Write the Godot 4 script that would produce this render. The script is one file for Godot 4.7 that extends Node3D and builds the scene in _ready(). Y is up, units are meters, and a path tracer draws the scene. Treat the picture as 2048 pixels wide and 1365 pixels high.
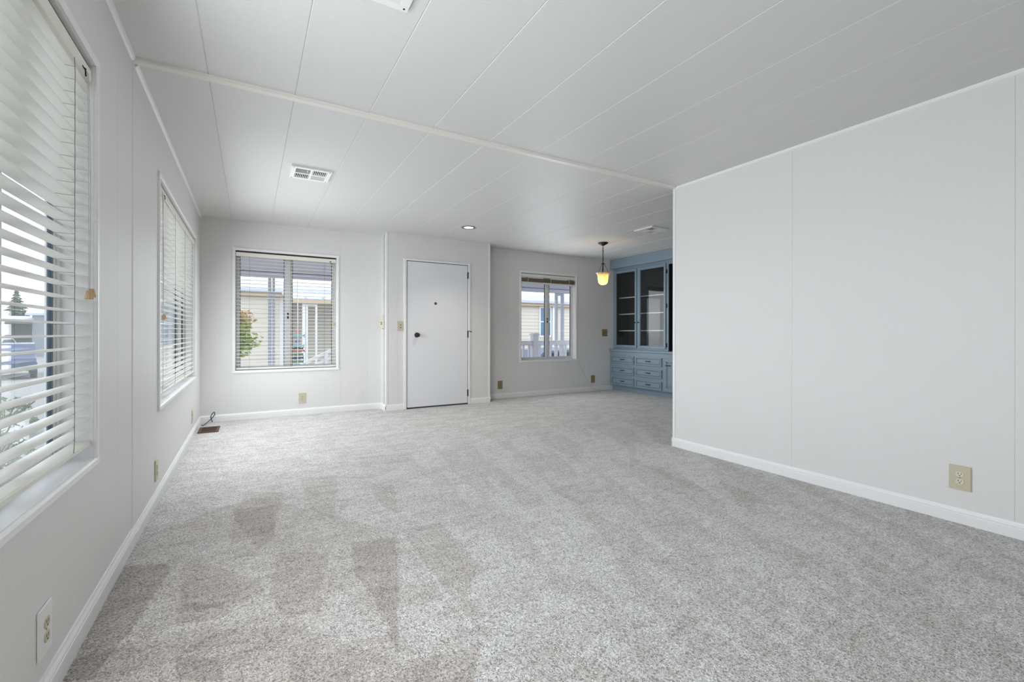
extends Node3D

const H := 2.36          # ceiling height
const XR := 3.84         # big right wall
const ZE := 8.2          # wall behind the camera
const XD := 6.62         # dining wall behind the hutch
const ZK := 5.2          # far side of the dining / kitchen space
const ZM := 3.42         # marriage line: ceiling strip, end of the right wall

var M := {}
var box_cache := {}
var used := {}
var rng := RandomNumberGenerator.new()


# ------------------------------------------------------------------ mesh helpers
func st() -> SurfaceTool:
	var s := SurfaceTool.new()
	s.begin(Mesh.PRIMITIVE_TRIANGLES)
	return s


func tri(s: SurfaceTool, a: Vector3, b: Vector3, c: Vector3, n: Vector3) -> void:
	var g := (c - a).cross(b - a)
	if g.length_squared() < 1e-18:
		return
	if g.dot(n) < 0.0:
		var t := b
		b = c
		c = t
		g = -g
	g = g.normalized()
	for p: Vector3 in [a, b, c]:
		s.set_normal(g)
		s.add_vertex(p)


func quad(s: SurfaceTool, a: Vector3, b: Vector3, c: Vector3, d: Vector3, n: Vector3) -> void:
	tri(s, a, b, c, n)
	tri(s, a, c, d, n)


func cbox(s: SurfaceTool, lo: Vector3, hi: Vector3, c := 0.0) -> void:
	var ctr := (lo + hi) * 0.5
	var h := (hi - lo) * 0.5
	c = minf(c, 0.45 * minf(h.x, minf(h.y, h.z)) * 2.0)
	var v := func(sg: Vector3, k: int) -> Vector3:
		var p := h * sg
		for j in 3:
			if j != k:
				p[j] -= sg[j] * c
		return ctr + p
	for k in 3:
		var j := (k + 1) % 3
		var l := (k + 2) % 3
		for sk: float in [-1.0, 1.0]:
			var q := []
			for f: Vector2 in [Vector2(-1, -1), Vector2(1, -1), Vector2(1, 1), Vector2(-1, 1)]:
				var sg := Vector3.ZERO
				sg[k] = sk
				sg[j] = f.x
				sg[l] = f.y
				q.append(v.call(sg, k))
			var n := Vector3.ZERO
			n[k] = sk
			quad(s, q[0], q[1], q[2], q[3], n)
	if c <= 0.0:
		return
	for l in 3:
		var k := (l + 1) % 3
		var j := (l + 2) % 3
		for sk: float in [-1.0, 1.0]:
			for sj: float in [-1.0, 1.0]:
				var a := Vector3.ZERO
				a[k] = sk
				a[j] = sj
				var b := a
				a[l] = -1.0
				b[l] = 1.0
				var n := a
				n[l] = 0.0
				quad(s, v.call(a, k), v.call(a, j), v.call(b, j), v.call(b, k), n)
	for i in 8:
		var sg := Vector3(1 if i & 1 else -1, 1 if i & 2 else -1, 1 if i & 4 else -1)
		tri(s, v.call(sg, 0), v.call(sg, 1), v.call(sg, 2), sg)


func extrude(s: SurfaceTool, prof: Array, p0: Vector3, p1: Vector3, ux: Vector3, uy: Vector3) -> void:
	var poly := PackedVector2Array()
	for p: Vector2 in prof:
		poly.append(p)
	var area := 0.0
	for i in poly.size():
		var a := poly[i]
		var b := poly[(i + 1) % poly.size()]
		area += a.x * b.y - b.x * a.y
	var sg := signf(area)
	for i in poly.size():
		var a := poly[i]
		var b := poly[(i + 1) % poly.size()]
		var d := b - a
		var n := (ux * d.y - uy * d.x) * sg
		var oa := ux * a.x + uy * a.y
		var ob := ux * b.x + uy * b.y
		quad(s, p0 + oa, p0 + ob, p1 + ob, p1 + oa, n)
	var idx := Geometry2D.triangulate_polygon(poly)
	for i in range(0, idx.size(), 3):
		for e in 2:
			var base := p0 if e == 0 else p1
			var n := (p0 - p1) if e == 0 else (p1 - p0)
			var q := []
			for j in 3:
				var w := poly[idx[i + j]]
				q.append(base + ux * w.x + uy * w.y)
			tri(s, q[0], q[1], q[2], n)


func lathe(s: SurfaceTool, prof: Array, c: Vector3, seg := 24, ax := Vector3.UP) -> void:
	var u := ax.cross(Vector3(0.3, 0.1, 1.0)).normalized()
	var w := u.cross(ax).normalized()
	for i in prof.size() - 1:
		var a: Vector2 = prof[i]
		var b: Vector2 = prof[i + 1]
		var d := b - a
		var nn := Vector2(d.y, -d.x).normalized()
		for k in seg:
			var t0 := TAU * k / seg
			var t1 := TAU * (k + 1) / seg
			var d0 := u * cos(t0) + w * sin(t0)
			var d1 := u * cos(t1) + w * sin(t1)
			var q := [c + d0 * a.x + ax * a.y, c + d1 * a.x + ax * a.y, c + d1 * b.x + ax * b.y, c + d0 * b.x + ax * b.y]
			var n0 := d0 * nn.x + ax * nn.y
			var n1 := d1 * nn.x + ax * nn.y
			var ns := [n0, n1, n1, n0]
			for t: Array in [[0, 1, 2], [0, 2, 3]]:
				var e: Vector3 = (q[t[2]] - q[t[0]]).cross(q[t[1]] - q[t[0]])
				if e.length_squared() < 1e-20:
					continue
				var o := t if e.dot(n0 + n1) > 0 else [t[0], t[2], t[1]]
				for j: int in o:
					s.set_normal(ns[j])
					s.add_vertex(q[j])


func tube(s: SurfaceTool, pts: Array, r: float, seg := 6) -> void:
	var prev := []
	var u := Vector3.ZERO
	for i in pts.size():
		var p: Vector3 = pts[i]
		var d: Vector3 = (pts[mini(i + 1, pts.size() - 1)] - pts[maxi(i - 1, 0)]).normalized()
		if u == Vector3.ZERO:
			u = d.cross(Vector3(0.13, 0.97, 0.21))
			if u.length() < 0.1:
				u = d.cross(Vector3.RIGHT)
		u = (u - d * u.dot(d)).normalized()
		var w := d.cross(u)
		var ring := []
		for k in seg:
			var t := TAU * k / seg
			ring.append([p + (u * cos(t) + w * sin(t)) * r, u * cos(t) + w * sin(t)])
		if prev:
			for k in seg:
				var l := (k + 1) % seg
				var q := [prev[k], prev[l], ring[l], ring[k]]
				for t: Array in [[0, 1, 2], [0, 2, 3]]:
					var e: Vector3 = (q[t[2]][0] - q[t[0]][0]).cross(q[t[1]][0] - q[t[0]][0])
					var o := t if e.dot(q[0][1]) > 0 else [t[0], t[2], t[1]]
					for j: int in o:
						s.set_normal(q[j][1])
						s.add_vertex(q[j][0])
		else:
			for k in seg:
				tri(s, p, ring[k][0], ring[(k + 1) % seg][0], -d)
		prev = ring
		if i == pts.size() - 1:
			for k in seg:
				tri(s, p, ring[k][0], ring[(k + 1) % seg][0], d)


func smooth(pts: Array, n := 6) -> Array:
	var c := Curve3D.new()
	for i in pts.size():
		var t: Vector3 = (pts[mini(i + 1, pts.size() - 1)] - pts[maxi(i - 1, 0)]) / 6.0
		c.add_point(pts[i], -t, t)
	var out := []
	for i in pts.size() - 1:
		for k in n:
			out.append(c.sample(i, float(k) / n))
	out.append(pts[-1])
	return out


func box_mesh(size: Vector3, c := 0.0) -> ArrayMesh:
	var key := "%.4f %.4f %.4f %.4f" % [size.x, size.y, size.z, c]
	if not box_cache.has(key):
		var s := st()
		cbox(s, -size / 2, size / 2, c)
		box_cache[key] = s.commit()
	return box_cache[key]


# ------------------------------------------------------------------ node helpers
func numbered(called: String) -> String:
	used[called] = used.get(called, -1) + 1
	return called if used[called] == 0 else "%s_%03d" % [called, used[called]]


func put(o: Node3D, called: String, parent: Node) -> void:
	if parent == self:
		o.name = numbered(called)
		add_child(o)
	else:
		o.name = called
		parent.add_child(o, true)


func obj(called: String, s, m: Material, parent: Node = self, at := Vector3.ZERO) -> MeshInstance3D:
	var o := MeshInstance3D.new()
	o.mesh = s.commit() if s is SurfaceTool else s
	o.material_override = m
	o.position = at
	put(o, called, parent)
	return o


func bx(called: String, lo: Vector3, hi: Vector3, m: Material, parent: Node = self, c := 0.0) -> MeshInstance3D:
	return obj(called, box_mesh(hi - lo, c), m, parent, (lo + hi) / 2)


func tag(o: Node, label: String, category: String, group := "") -> void:
	o.set_meta("label", label)
	o.set_meta("category", category)
	if group:
		o.set_meta("group", group)


func thing(called: String, label: String, category: String, at := Vector3.ZERO, turn := 0.0, group := "") -> Node3D:
	var o := Node3D.new()
	o.position = at
	o.rotation.y = turn
	put(o, called, self)
	tag(o, label, category, group)
	return o


func setting(called: String, label: String, category: String, at := Vector3.ZERO, turn := 0.0) -> Node3D:
	var o := thing(called, label, category, at, turn)
	o.set_meta("kind", "structure")
	return o


# ------------------------------------------------------------------ materials
func mk(key: String, r: int, g: int, b: int, rough := 0.6, metal := 0.0) -> StandardMaterial3D:
	var m := StandardMaterial3D.new()
	m.resource_name = key
	m.albedo_color = Color8(r, g, b)
	m.roughness = rough
	m.metallic = metal
	M[key] = m
	return m


func noise_image(w: int, h: int, freq: float, seed_: int, sx := 1.0, sy := 1.0, oct := 3, mid := 127.5, amp := 150.0) -> Image:
	var f := FastNoiseLite.new()
	f.seed = seed_
	f.frequency = freq
	f.fractal_octaves = oct
	var data := PackedByteArray()
	data.resize(w * h)
	for y in h:
		for x in w:
			# blend across the borders so that the tile repeats
			var a := f.get_noise_2d(x * sx, y * sy)
			var bl := 24.0
			var tx := clampf((x - (w - bl)) / bl, 0.0, 1.0)
			var ty := clampf((y - (h - bl)) / bl, 0.0, 1.0)
			if tx > 0.0:
				a = lerpf(a, f.get_noise_2d((x - w) * sx, y * sy), tx)
			if ty > 0.0:
				a = lerpf(a, f.get_noise_2d(x * sx, (y - h) * sy), ty)
			data[y * w + x] = clampi(int(mid + amp * a), 0, 255)
	return Image.create_from_data(w, h, false, Image.FORMAT_L8, data)


func relief(m: StandardMaterial3D, im: Image, tile: float, cm: float) -> void:
	m.heightmap_enabled = true
	m.heightmap_texture = ImageTexture.create_from_image(im)
	m.heightmap_scale = cm
	m.uv1_triplanar = true
	m.uv1_world_triplanar = true
	m.uv1_scale = Vector3.ONE / tile


# yarn ends of a cut-pile carpet: short bent dashes, each a little lighter or darker
func carpet_tile(n: int, count: int) -> Array:
	var r := RandomNumberGenerator.new()
	r.seed = 77
	var height := PackedFloat32Array()
	height.resize(n * n)
	var tone := PackedFloat32Array()
	tone.resize(n * n)
	tone.fill(0.5)
	for i in count:
		var x := r.randf() * n
		var y := r.randf() * n
		var a := r.randfn(0.9, 0.8)
		var bend := r.randf_range(-0.9, 0.9)
		var len := r.randf_range(5.0, 10.0)
		var wd := r.randf_range(1.5, 2.3)
		var top := r.randf_range(0.45, 1.0)
		var tn := clampf(r.randfn(0.68, 0.13), 0.1, 1.0)
		var steps := int(len)
		for k in steps:
			var f := float(k) / steps - 0.5
			var an := a + bend * f
			var px := x + cos(an) * f * len
			var py := y + sin(an) * f * len
			var hh := top * (1.0 - 1.2 * f * f)
			for dy in range(-2, 3):
				for dx in range(-2, 3):
					var d := sqrt(float(dx * dx + dy * dy)) / wd
					if d >= 1.0:
						continue
					var v := hh * (1.0 - 0.6 * d * d)
					var j := posmod(int(py) + dy, n) * n + posmod(int(px) + dx, n)
					if v > height[j]:
						height[j] = v
						tone[j] = tn
	var hb := PackedByteArray()
	hb.resize(n * n)
	var cb := PackedByteArray()
	cb.resize(n * n * 3)
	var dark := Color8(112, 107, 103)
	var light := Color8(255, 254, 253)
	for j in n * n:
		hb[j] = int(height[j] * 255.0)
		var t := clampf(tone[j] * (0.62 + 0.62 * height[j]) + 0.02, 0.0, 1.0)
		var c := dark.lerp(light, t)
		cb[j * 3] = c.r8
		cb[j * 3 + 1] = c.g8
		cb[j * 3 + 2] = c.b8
	return [Image.create_from_data(n, n, false, Image.FORMAT_RGB8, cb), Image.create_from_data(n, n, false, Image.FORMAT_L8, hb)]


# brushed nap: strokes of the vacuum cleaner and footprints, after two broad areas of painted shade, each with an outline (floor metres)
const STROKES_AND_SHADE := [
	[0.88, 0.0,4.30, 0.33,4.33, 0.62,4.47, 0.90,4.83, 1.16,4.90, 1.10,4.99, 1.02,5.08, 1.0,8.2, 0.0,8.2],  # painted shade: tones down the bright floor by the near window
	[0.89, 0.0,3.35, 0.28,3.12, 0.52,2.98, 0.83,3.42, 1.15,3.92, 1.16,4.90, 1.10,4.99, 1.02,5.08, 1.0,8.2, 0.0,8.2],  # wider painted shade on the near-left floor, edged along a real stroke
	[0.78, 0.01,3.65, 0.19,3.74, 0.19,3.83, 0.16,4.03, 0.14,4.23, 0.10,4.39, 0.09,4.46, 0.01,4.41],
	[0.87, 0.23,3.75, 0.29,3.74, 0.53,4.10, 0.54,4.19, 0.42,4.23, 0.27,4.18],
	[0.85, 0.26,4.12, 0.39,4.18, 0.45,4.28, 0.34,4.29, 0.27,4.25],
	[0.84, 0.30,4.43, 0.40,4.39, 0.39,4.45, 0.31,4.46],
	[0.82, 0.29,4.47, 0.41,4.52, 0.43,4.66, 0.30,4.58],
	[0.87, 0.41,3.15, 0.62,3.18, 0.60,3.67, 0.53,3.78, 0.42,3.32],
	[0.87, 0.61,3.85, 0.82,3.97, 0.74,4.28, 0.72,4.46, 0.59,4.38, 0.56,4.22],
	[0.83, 0.92,3.91, 1.13,3.97, 1.01,4.44, 0.94,4.68, 0.89,4.83, 0.91,4.63, 0.91,4.42, 0.88,4.24],
	[1.07, 1.15,3.93, 1.17,4.90, 1.15,4.94, 1.02,4.87, 0.90,4.83, 1.05,4.33],
	[0.88, 1.17,3.91, 1.39,3.91, 1.38,4.43, 1.23,4.61, 1.21,4.87, 1.18,4.89],
	[0.94, 1.12,4.95, 1.35,5.01, 1.52,5.29, 1.00,4.99],
	[0.88, 0.60,4.63, 0.67,4.66, 0.64,4.78, 0.60,4.76],
	[0.89, 0.47,2.85, 0.68,2.97, 0.61,3.57, 0.41,3.65, 0.42,3.24],
	[0.89, 0.80,2.69, 1.04,2.76, 0.90,3.60, 0.80,3.37],
	[0.90, 1.20,3.10, 1.34,3.19, 1.22,3.70, 1.17,3.50],
	[0.92, 1.28,2.37, 1.69,2.42, 1.58,2.71, 1.24,2.59],
	[0.92, 2.20,3.79, 2.56,3.77, 2.42,4.21, 2.21,4.09],
	[0.92, 3.14,3.68, 3.29,3.84, 3.08,4.35, 2.99,4.30],
	[0.90, 3.33,4.21, 3.30,4.48, 3.25,4.70, 3.08,4.55],
]


func nap_and_shade_map(w: int, h: int, wx: float, wz: float) -> Image:
	var polys := []
	for a: Array in STROKES_AND_SHADE:
		var p := PackedVector2Array()
		var lo := Vector2(99, 99)
		var hi := Vector2(-99, -99)
		for i in range(1, a.size(), 2):
			var v := Vector2(a[i], a[i + 1])
			p.append(v)
			lo = lo.min(v)
			hi = hi.max(v)
		polys.append([a[0], p, lo, hi])
	var f1 := FastNoiseLite.new()
	f1.seed = 5
	f1.frequency = 1.0
	f1.fractal_octaves = 2
	var f2 := FastNoiseLite.new()
	f2.seed = 9
	f2.frequency = 1.0
	f2.fractal_octaves = 3
	var data := PackedByteArray()
	data.resize(w * h * 3)
	for y in h:
		var z := wz * (y + 0.5) / h
		for x in w:
			var px := wx * (x + 0.5) / w
			# wobble the outlines a little
			var jx := px + 0.010 * f2.get_noise_2d(px * 9.0, z * 9.0)
			var jz := z + 0.016 * f2.get_noise_2d(px * 9.0 + 40.0, z * 9.0)
			var v := 0.93
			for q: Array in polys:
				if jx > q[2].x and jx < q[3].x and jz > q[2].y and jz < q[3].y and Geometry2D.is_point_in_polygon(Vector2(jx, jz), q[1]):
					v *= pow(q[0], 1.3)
			# long strokes that fan out from where the cleaner was pushed, right half
			var dx := px - 0.8
			var dz := 9.3 - z
			var ang := atan2(dx, dz)
			var rad := sqrt(dx * dx + dz * dz)
			var fan := f1.get_noise_2d(ang * 22.0, rad * 0.7)
			var right := smoothstep(1.1, 1.9, px) * smoothstep(1.6, 3.0, z)
			v *= 1.0 + right * (0.115 * smoothstep(-0.06, 0.06, fan) - 0.06)
			# footprints and short sideways strokes further back
			var foot := f2.get_noise_2d(px * 2.2 + 3.0, z * 5.5)
			v *= 1.0 + (1.0 - 0.5 * right) * (0.10 * smoothstep(-0.16, 0.16, foot) - 0.05)
			# small tufts pressed flat
			var dash := f1.get_noise_2d(px * 6.0 + 70.0, z * 15.0)
			v *= 1.0 - 0.10 * smoothstep(0.22, 0.34, dash)
			var c := clampf(v, 0.0, 1.0)
			var warm := clampf((0.93 - v) * 0.10, 0.0, 0.022)
			var i := (y * w + x) * 3
			c = pow(c, 0.4545)
			data[i] = int(255.0 * minf(1.0, c + warm))
			data[i + 1] = int(255.0 * c)
			data[i + 2] = int(255.0 * maxf(0.0, c - warm))
	return Image.create_from_data(w, h, false, Image.FORMAT_RGB8, data)


func materials() -> void:
	var streaks := noise_image(256, 256, 0.03, 3, 3.0, 0.12, 3)
	var stipple := noise_image(256, 256, 0.11, 4, 1.0, 1.0, 3)
	var w := mk("wall_paint", 230, 229, 227, 0.5)
	relief(w, streaks, 0.5, 0.05)
	var c := mk("ceiling_paint", 223, 223, 221, 0.5)
	relief(c, stipple, 0.16, 0.03)
	mk("trim_paint", 244, 244, 243, 0.35)
	mk("strip_paint", 236, 234, 226, 0.4)
	mk("door_paint", 236, 237, 240, 0.4)
	mk("plate_beige", 205, 196, 172, 0.4)
	mk("plate_tan", 150, 132, 98, 0.45)
	mk("plate_white", 240, 240, 238, 0.35)
	mk("plate_cream", 222, 216, 196, 0.4)
	mk("slot_black", 14, 13, 12, 0.6)
	mk("slat", 245, 243, 236, 0.45)
	mk("rail_cream", 240, 238, 228, 0.45)
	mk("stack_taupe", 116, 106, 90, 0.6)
	mk("cord", 205, 200, 190, 0.8)
	mk("cord_grey", 120, 116, 110, 0.8)
	mk("aluminium", 222, 222, 222, 0.4, 0.0)
	mk("gasket", 58, 74, 88, 0.5)
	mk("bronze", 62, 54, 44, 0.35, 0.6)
	mk("iron_black", 22, 20, 19, 0.5, 0.3)
	mk("brass_dark", 96, 82, 58, 0.3, 0.8)
	mk("nickel", 150, 148, 142, 0.3, 0.9)
	mk("register_brown", 82, 58, 40, 0.5, 0.2)
	mk("cable_black", 18, 18, 20, 0.5)
	mk("cable_white", 214, 212, 208, 0.5)
	mk("hutch_blue", 134, 154, 167, 0.38)
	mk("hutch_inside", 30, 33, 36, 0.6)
	mk("shelf_edge", 176, 190, 190, 0.4)
	mk("pull_black", 20, 22, 24, 0.4, 0.4)
	mk("galvanised", 150, 152, 154, 0.5, 0.3)
	var wood := mk("tassel_wood", 206, 150, 98, 0.5)
	wood.albedo_texture = ImageTexture.create_from_image(noise_image(64, 64, 0.06, 21, 4.0, 0.4, 3, 205.0, 60.0))
	wood.albedo_color = Color8(255, 216, 168)
	wood.uv1_triplanar = true
	wood.uv1_scale = Vector3.ONE * 12.0
	var g := mk("window_glass", 255, 255, 255, 0.02)
	g.transparency = BaseMaterial3D.TRANSPARENCY_ALPHA
	g.albedo_color = Color(0.9, 0.95, 0.95, 0.04)
	var hg := mk("hutch_glass", 255, 255, 255, 0.02)
	hg.transparency = BaseMaterial3D.TRANSPARENCY_ALPHA
	hg.albedo_color = Color(0.5, 0.5, 0.5, 0.01)
	var amber := mk("amber_glass", 255, 255, 255, 0.22)
	amber.transparency = BaseMaterial3D.TRANSPARENCY_ALPHA
	amber.albedo_color = Color8(240, 222, 182, 205)
	amber.backlight_enabled = true
	amber.backlight = Color8(226, 196, 134)
	var bulb := mk("bulb_glow", 255, 244, 220, 0.4)
	bulb.emission_enabled = true
	bulb.emission = Color(1.0, 0.9, 0.72)
	bulb.emission_energy_multiplier = 4.0
	var lens := mk("downlight_glow", 255, 250, 240, 0.4)
	lens.emission_enabled = true
	lens.emission = Color(1.0, 0.93, 0.84)
	lens.emission_energy_multiplier = 3.0
	# outdoors
	mk("siding_cream", 222, 214, 200, 0.7)
	mk("siding_grey", 164, 172, 180, 0.7)
	mk("roof_white", 206, 210, 217, 0.5)
	mk("fascia_tan", 206, 182, 150, 0.6)
	mk("gutter_white", 238, 238, 238, 0.5)
	mk("vinyl_white", 240, 238, 244, 0.45)
	mk("awning_blue", 214, 213, 226, 0.55)
	mk("awning_post", 196, 202, 216, 0.5)
	mk("outdoor_glass", 92, 128, 158, 0.08)
	mk("concrete", 176, 174, 168, 0.9)
	mk("bark", 104, 86, 68, 0.9)
	mk("spruce", 74, 98, 84, 0.85)
	mk("bush", 92, 120, 84, 0.8)
	mk("tyre", 26, 26, 28, 0.8)
	mk("car_glass", 36, 44, 54, 0.08)
	mk("car_blue", 66, 84, 120, 0.25)
	mk("car_silver", 206, 210, 216, 0.25)
	mk("car_slate", 96, 112, 140, 0.25)
	mk("tail_red", 190, 50, 44, 0.3)
	mk("orn_red", 206, 74, 70, 0.5)
	mk("orn_blue", 58, 84, 170, 0.5)
	mk("orn_teal", 120, 178, 180, 0.5)
	mk("orn_navy", 46, 58, 84, 0.5)
	mk("orn_coral", 228, 120, 112, 0.5)
	mk("orn_cyan", 64, 186, 214, 0.5)
	mk("orn_green", 92, 140, 116, 0.5)
	mk("orn_orange", 226, 150, 100, 0.5)
	var leaf := mk("leaf", 255, 255, 255, 0.6)
	leaf.vertex_color_use_as_albedo = true
	leaf.backlight_enabled = true
	leaf.backlight = Color(0.5, 0.5, 0.4)
	var ground := mk("ground", 168, 168, 166, 0.95)
	relief(ground, stipple, 0.8, 0.4)
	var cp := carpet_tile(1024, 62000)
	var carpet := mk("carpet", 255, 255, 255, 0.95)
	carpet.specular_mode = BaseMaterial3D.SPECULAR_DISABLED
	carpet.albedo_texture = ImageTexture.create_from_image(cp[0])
	carpet.heightmap_enabled = true
	carpet.heightmap_texture = ImageTexture.create_from_image(cp[1])
	carpet.heightmap_scale = 0.3
	carpet.rim_enabled = true
	carpet.rim = 0.6
	carpet.rim_tint = 0.4
	carpet.detail_enabled = true
	carpet.detail_blend_mode = BaseMaterial3D.BLEND_MODE_MUL
	carpet.detail_uv_layer = BaseMaterial3D.DETAIL_UV_2
	carpet.detail_albedo = ImageTexture.create_from_image(nap_and_shade_map(1000, 1240, XD, ZE))


# ------------------------------------------------------------------ room pieces
# A wall in its own axes: x along it, y up, z = 0 its room face, solid behind. Boards meet in shallow grooves at the seams; openings are left open.
func wall(called: String, label: String, at: Vector3, turn: float, x0: float, x1: float, opens: Array, seams: Array, thick := 0.13, boards := true) -> Node3D:
	var o := setting(called, label, "wall", at, turn)
	var xs := [x0, x1]
	for p: Array in opens:
		xs.append(p[0])
		xs.append(p[1])
	xs.sort()
	var s := st()
	for i in xs.size() - 1:
		var a: float = xs[i]
		var b: float = xs[i + 1]
		if b - a < 0.001:
			continue
		var lo := 0.0
		var spans := [[0.0, H]]
		for p: Array in opens:
			if a >= p[0] - 0.001 and b <= p[1] + 0.001:
				spans = [[0.0, p[2]], [p[3], H]]
		for sp: Array in spans:
			if sp[1] - sp[0] > 0.001:
				cbox(s, Vector3(a, sp[0], -thick), Vector3(b, sp[1], -0.0018))
	obj("core", s, M.wall_paint, o)
	if not boards:
		return o
	var br := [x0] + seams + [x1]
	for i in br.size() - 1:
		var a: float = br[i]
		var b: float = br[i + 1]
		var ga := 0.0007 if i > 0 else 0.0
		var gb := 0.0007 if i < br.size() - 2 else 0.0
		var cuts := [a, b]
		for p: Array in opens:
			for e in 2:
				if p[e] > a + 0.003 and p[e] < b - 0.003:
					cuts.append(p[e])
		cuts.sort()
		var t := st()
		for k in cuts.size() - 1:
			var c: float = cuts[k] + (ga if k == 0 else 0.0)
			var d: float = cuts[k + 1] - (gb if k == cuts.size() - 2 else 0.0)
			var spans := [[0.0, H]]
			for p: Array in opens:
				if c >= p[0] - 0.004 and d <= p[1] + 0.004:
					spans = [[0.0, p[2]], [p[3], H]]
			for sp: Array in spans:
				if sp[1] - sp[0] < 0.001:
					continue
				quad(t, Vector3(c, sp[0], 0), Vector3(d, sp[0], 0), Vector3(d, sp[1], 0), Vector3(c, sp[1], 0), Vector3.BACK)
				if k == 0 and ga > 0:
					quad(t, Vector3(c, sp[0], 0), Vector3(c, sp[1], 0), Vector3(c - 0.0005, sp[1], -0.0016), Vector3(c - 0.0005, sp[0], -0.0016), Vector3(-1, 0, 0.3))
				if k == cuts.size() - 2 and gb > 0:
					quad(t, Vector3(d, sp[0], 0), Vector3(d, sp[1], 0), Vector3(d + 0.0005, sp[1], -0.0016), Vector3(d + 0.0005, sp[0], -0.0016), Vector3(1, 0, 0.3))
		obj("panel", t, M.wall_paint, o)
	return o


const BASE_PROFILE := [Vector2(0, 0), Vector2(0.012, 0), Vector2(0.012, 0.050), Vector2(0.0095, 0.0535), Vector2(0.0095, 0.058), Vector2(0.0115, 0.0605), Vector2(0.009, 0.066), Vector2(0.006, 0.0715), Vector2(0.004, 0.080), Vector2(0, 0.080)]


func baseboard(called: String, label: String, runs: Array, tall := 1.0) -> void:
	var o := setting(called, label, "baseboard")
	for r: Array in runs:      # [from, to, direction into the room]
		var s := st()
		var prof := []
		for p: Vector2 in BASE_PROFILE:
			prof.append(Vector2(p.x, p.y * tall))
		extrude(s, prof, r[0], r[1], r[2], Vector3.UP)
		obj("board", s, M.trim_paint, o)


func trim_bar(n: int, label: String, prof: Array, runs: Array, m: Material) -> void:
	var o := setting("trim_%d" % n, label, "trim")
	for r: Array in runs:      # [from, to, ux, uy]
		var s := st()
		extrude(s, prof, r[0], r[1], r[2], r[3])
		obj("moulding", s, m, o)


# window in wall axes: x across, y up, room on +z; origin at the middle of the opening on the floor line
func window(n: int, label: String, at: Vector3, turn: float, w: float, y0: float, y1: float, bars: Array, side := 0.028) -> Node3D:
	var o := setting("window_%d" % n, label, "window", at, turn)
	var hw := w / 2
	var prof := [Vector2(-0.004, 0), Vector2(-0.004, 0.007), Vector2(0.003, 0.011), Vector2(side - 0.008, 0.011), Vector2(side - 0.003, 0.009), Vector2(side, 0.004), Vector2(side, 0)]
	var e := side
	for f: Array in [
		[Vector3(-hw - e, y1, 0), Vector3(hw + e, y1, 0), Vector3.UP], [Vector3(-hw - e, y0, 0), Vector3(hw + e, y0, 0), Vector3.DOWN],
		[Vector3(-hw, y0, 0), Vector3(-hw, y1, 0), Vector3.LEFT], [Vector3(hw, y0, 0), Vector3(hw, y1, 0), Vector3.RIGHT]]:
		var s := st()
		extrude(s, prof, f[0], f[1], f[2], Vector3.BACK)
		obj("casing", s, M.trim_paint, o)
	var d := 0.125
	var t := 0.006
	bx("jamb", Vector3(-hw, y0, -d), Vector3(-hw + t, y1, 0), M.trim_paint, o)
	bx("jamb", Vector3(hw - t, y0, -d), Vector3(hw, y1, 0), M.trim_paint, o)
	bx("jamb", Vector3(-hw, y1 - t, -d), Vector3(hw, y1, 0), M.trim_paint, o)
	bx("sill", Vector3(-hw, y0, -d), Vector3(hw, y0 + t, 0), M.trim_paint, o)
	# aluminium frame, sashes and panes
	var zf := -0.085
	var zb := -0.12
	var fw := 0.026
	var s := st()
	cbox(s, Vector3(-hw + t, y0 + t, zb), Vector3(-hw + t + fw, y1 - t, zf), 0.002)
	cbox(s, Vector3(hw - t - fw, y0 + t, zb), Vector3(hw - t, y1 - t, zf), 0.002)
	cbox(s, Vector3(-hw + t + fw, y0 + t, zb), Vector3(hw - t - fw, y0 + t + fw, zf), 0.002)
	cbox(s, Vector3(-hw + t + fw, y1 - t - fw, zb), Vector3(hw - t - fw, y1 - t, zf), 0.002)
	obj("window_frame", s, M.aluminium, o)
	var edge := [-hw + t + fw]
	for b: float in bars:
		edge.append(b)
	edge.append(hw - t - fw)
	for b: float in bars:
		bx("mullion", Vector3(b - 0.028, y0 + t + fw, -0.115), Vector3(b + 0.028, y1 - t - fw, -0.075), M.aluminium, o, 0.003)
	if bars.size() == 1:
		var lt := st()
		cbox(lt, Vector3(bars[0] - 0.013, 1.255, -0.076), Vector3(bars[0] + 0.003, 1.285, -0.066), 0.002)
		cbox(lt, Vector3(bars[0] - 0.013, 1.205, -0.076), Vector3(bars[0] + 0.003, 1.240, -0.066), 0.002)
		obj("latch", lt, M.iron_black, o)
	for i in edge.size() - 1:
		var a: float = edge[i] + (0.028 if i > 0 else 0.0)
		var b: float = edge[i + 1] - (0.028 if i < edge.size() - 2 else 0.0)
		var sash := st()
		var q := 0.016
		var ya := y0 + t + fw
		var yb := y1 - t - fw
		for p: Array in [[a, ya, a + q, yb], [b - q, ya, b, yb], [a + q, ya, b - q, ya + q], [a + q, yb - q, b - q, yb]]:
			cbox(sash, Vector3(p[0], p[1], -0.112), Vector3(p[2], p[3], -0.092), 0.0015)
		var so := obj("sash", sash, M.aluminium, o)
		var gk := st()
		for p: Array in [[a + q, ya + q, a + q + 0.007, yb - q], [b - q - 0.007, ya + q, b - q, yb - q]]:
			cbox(gk, Vector3(p[0], p[1], -0.109), Vector3(p[2], p[3], -0.095), 0.0)
		obj("gasket", gk, M.gasket, so)
		bx("pane", Vector3(a + q, ya + q, -0.1035), Vector3(b - q, yb - q, -0.1005), M.window_glass, so)
	return o


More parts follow.
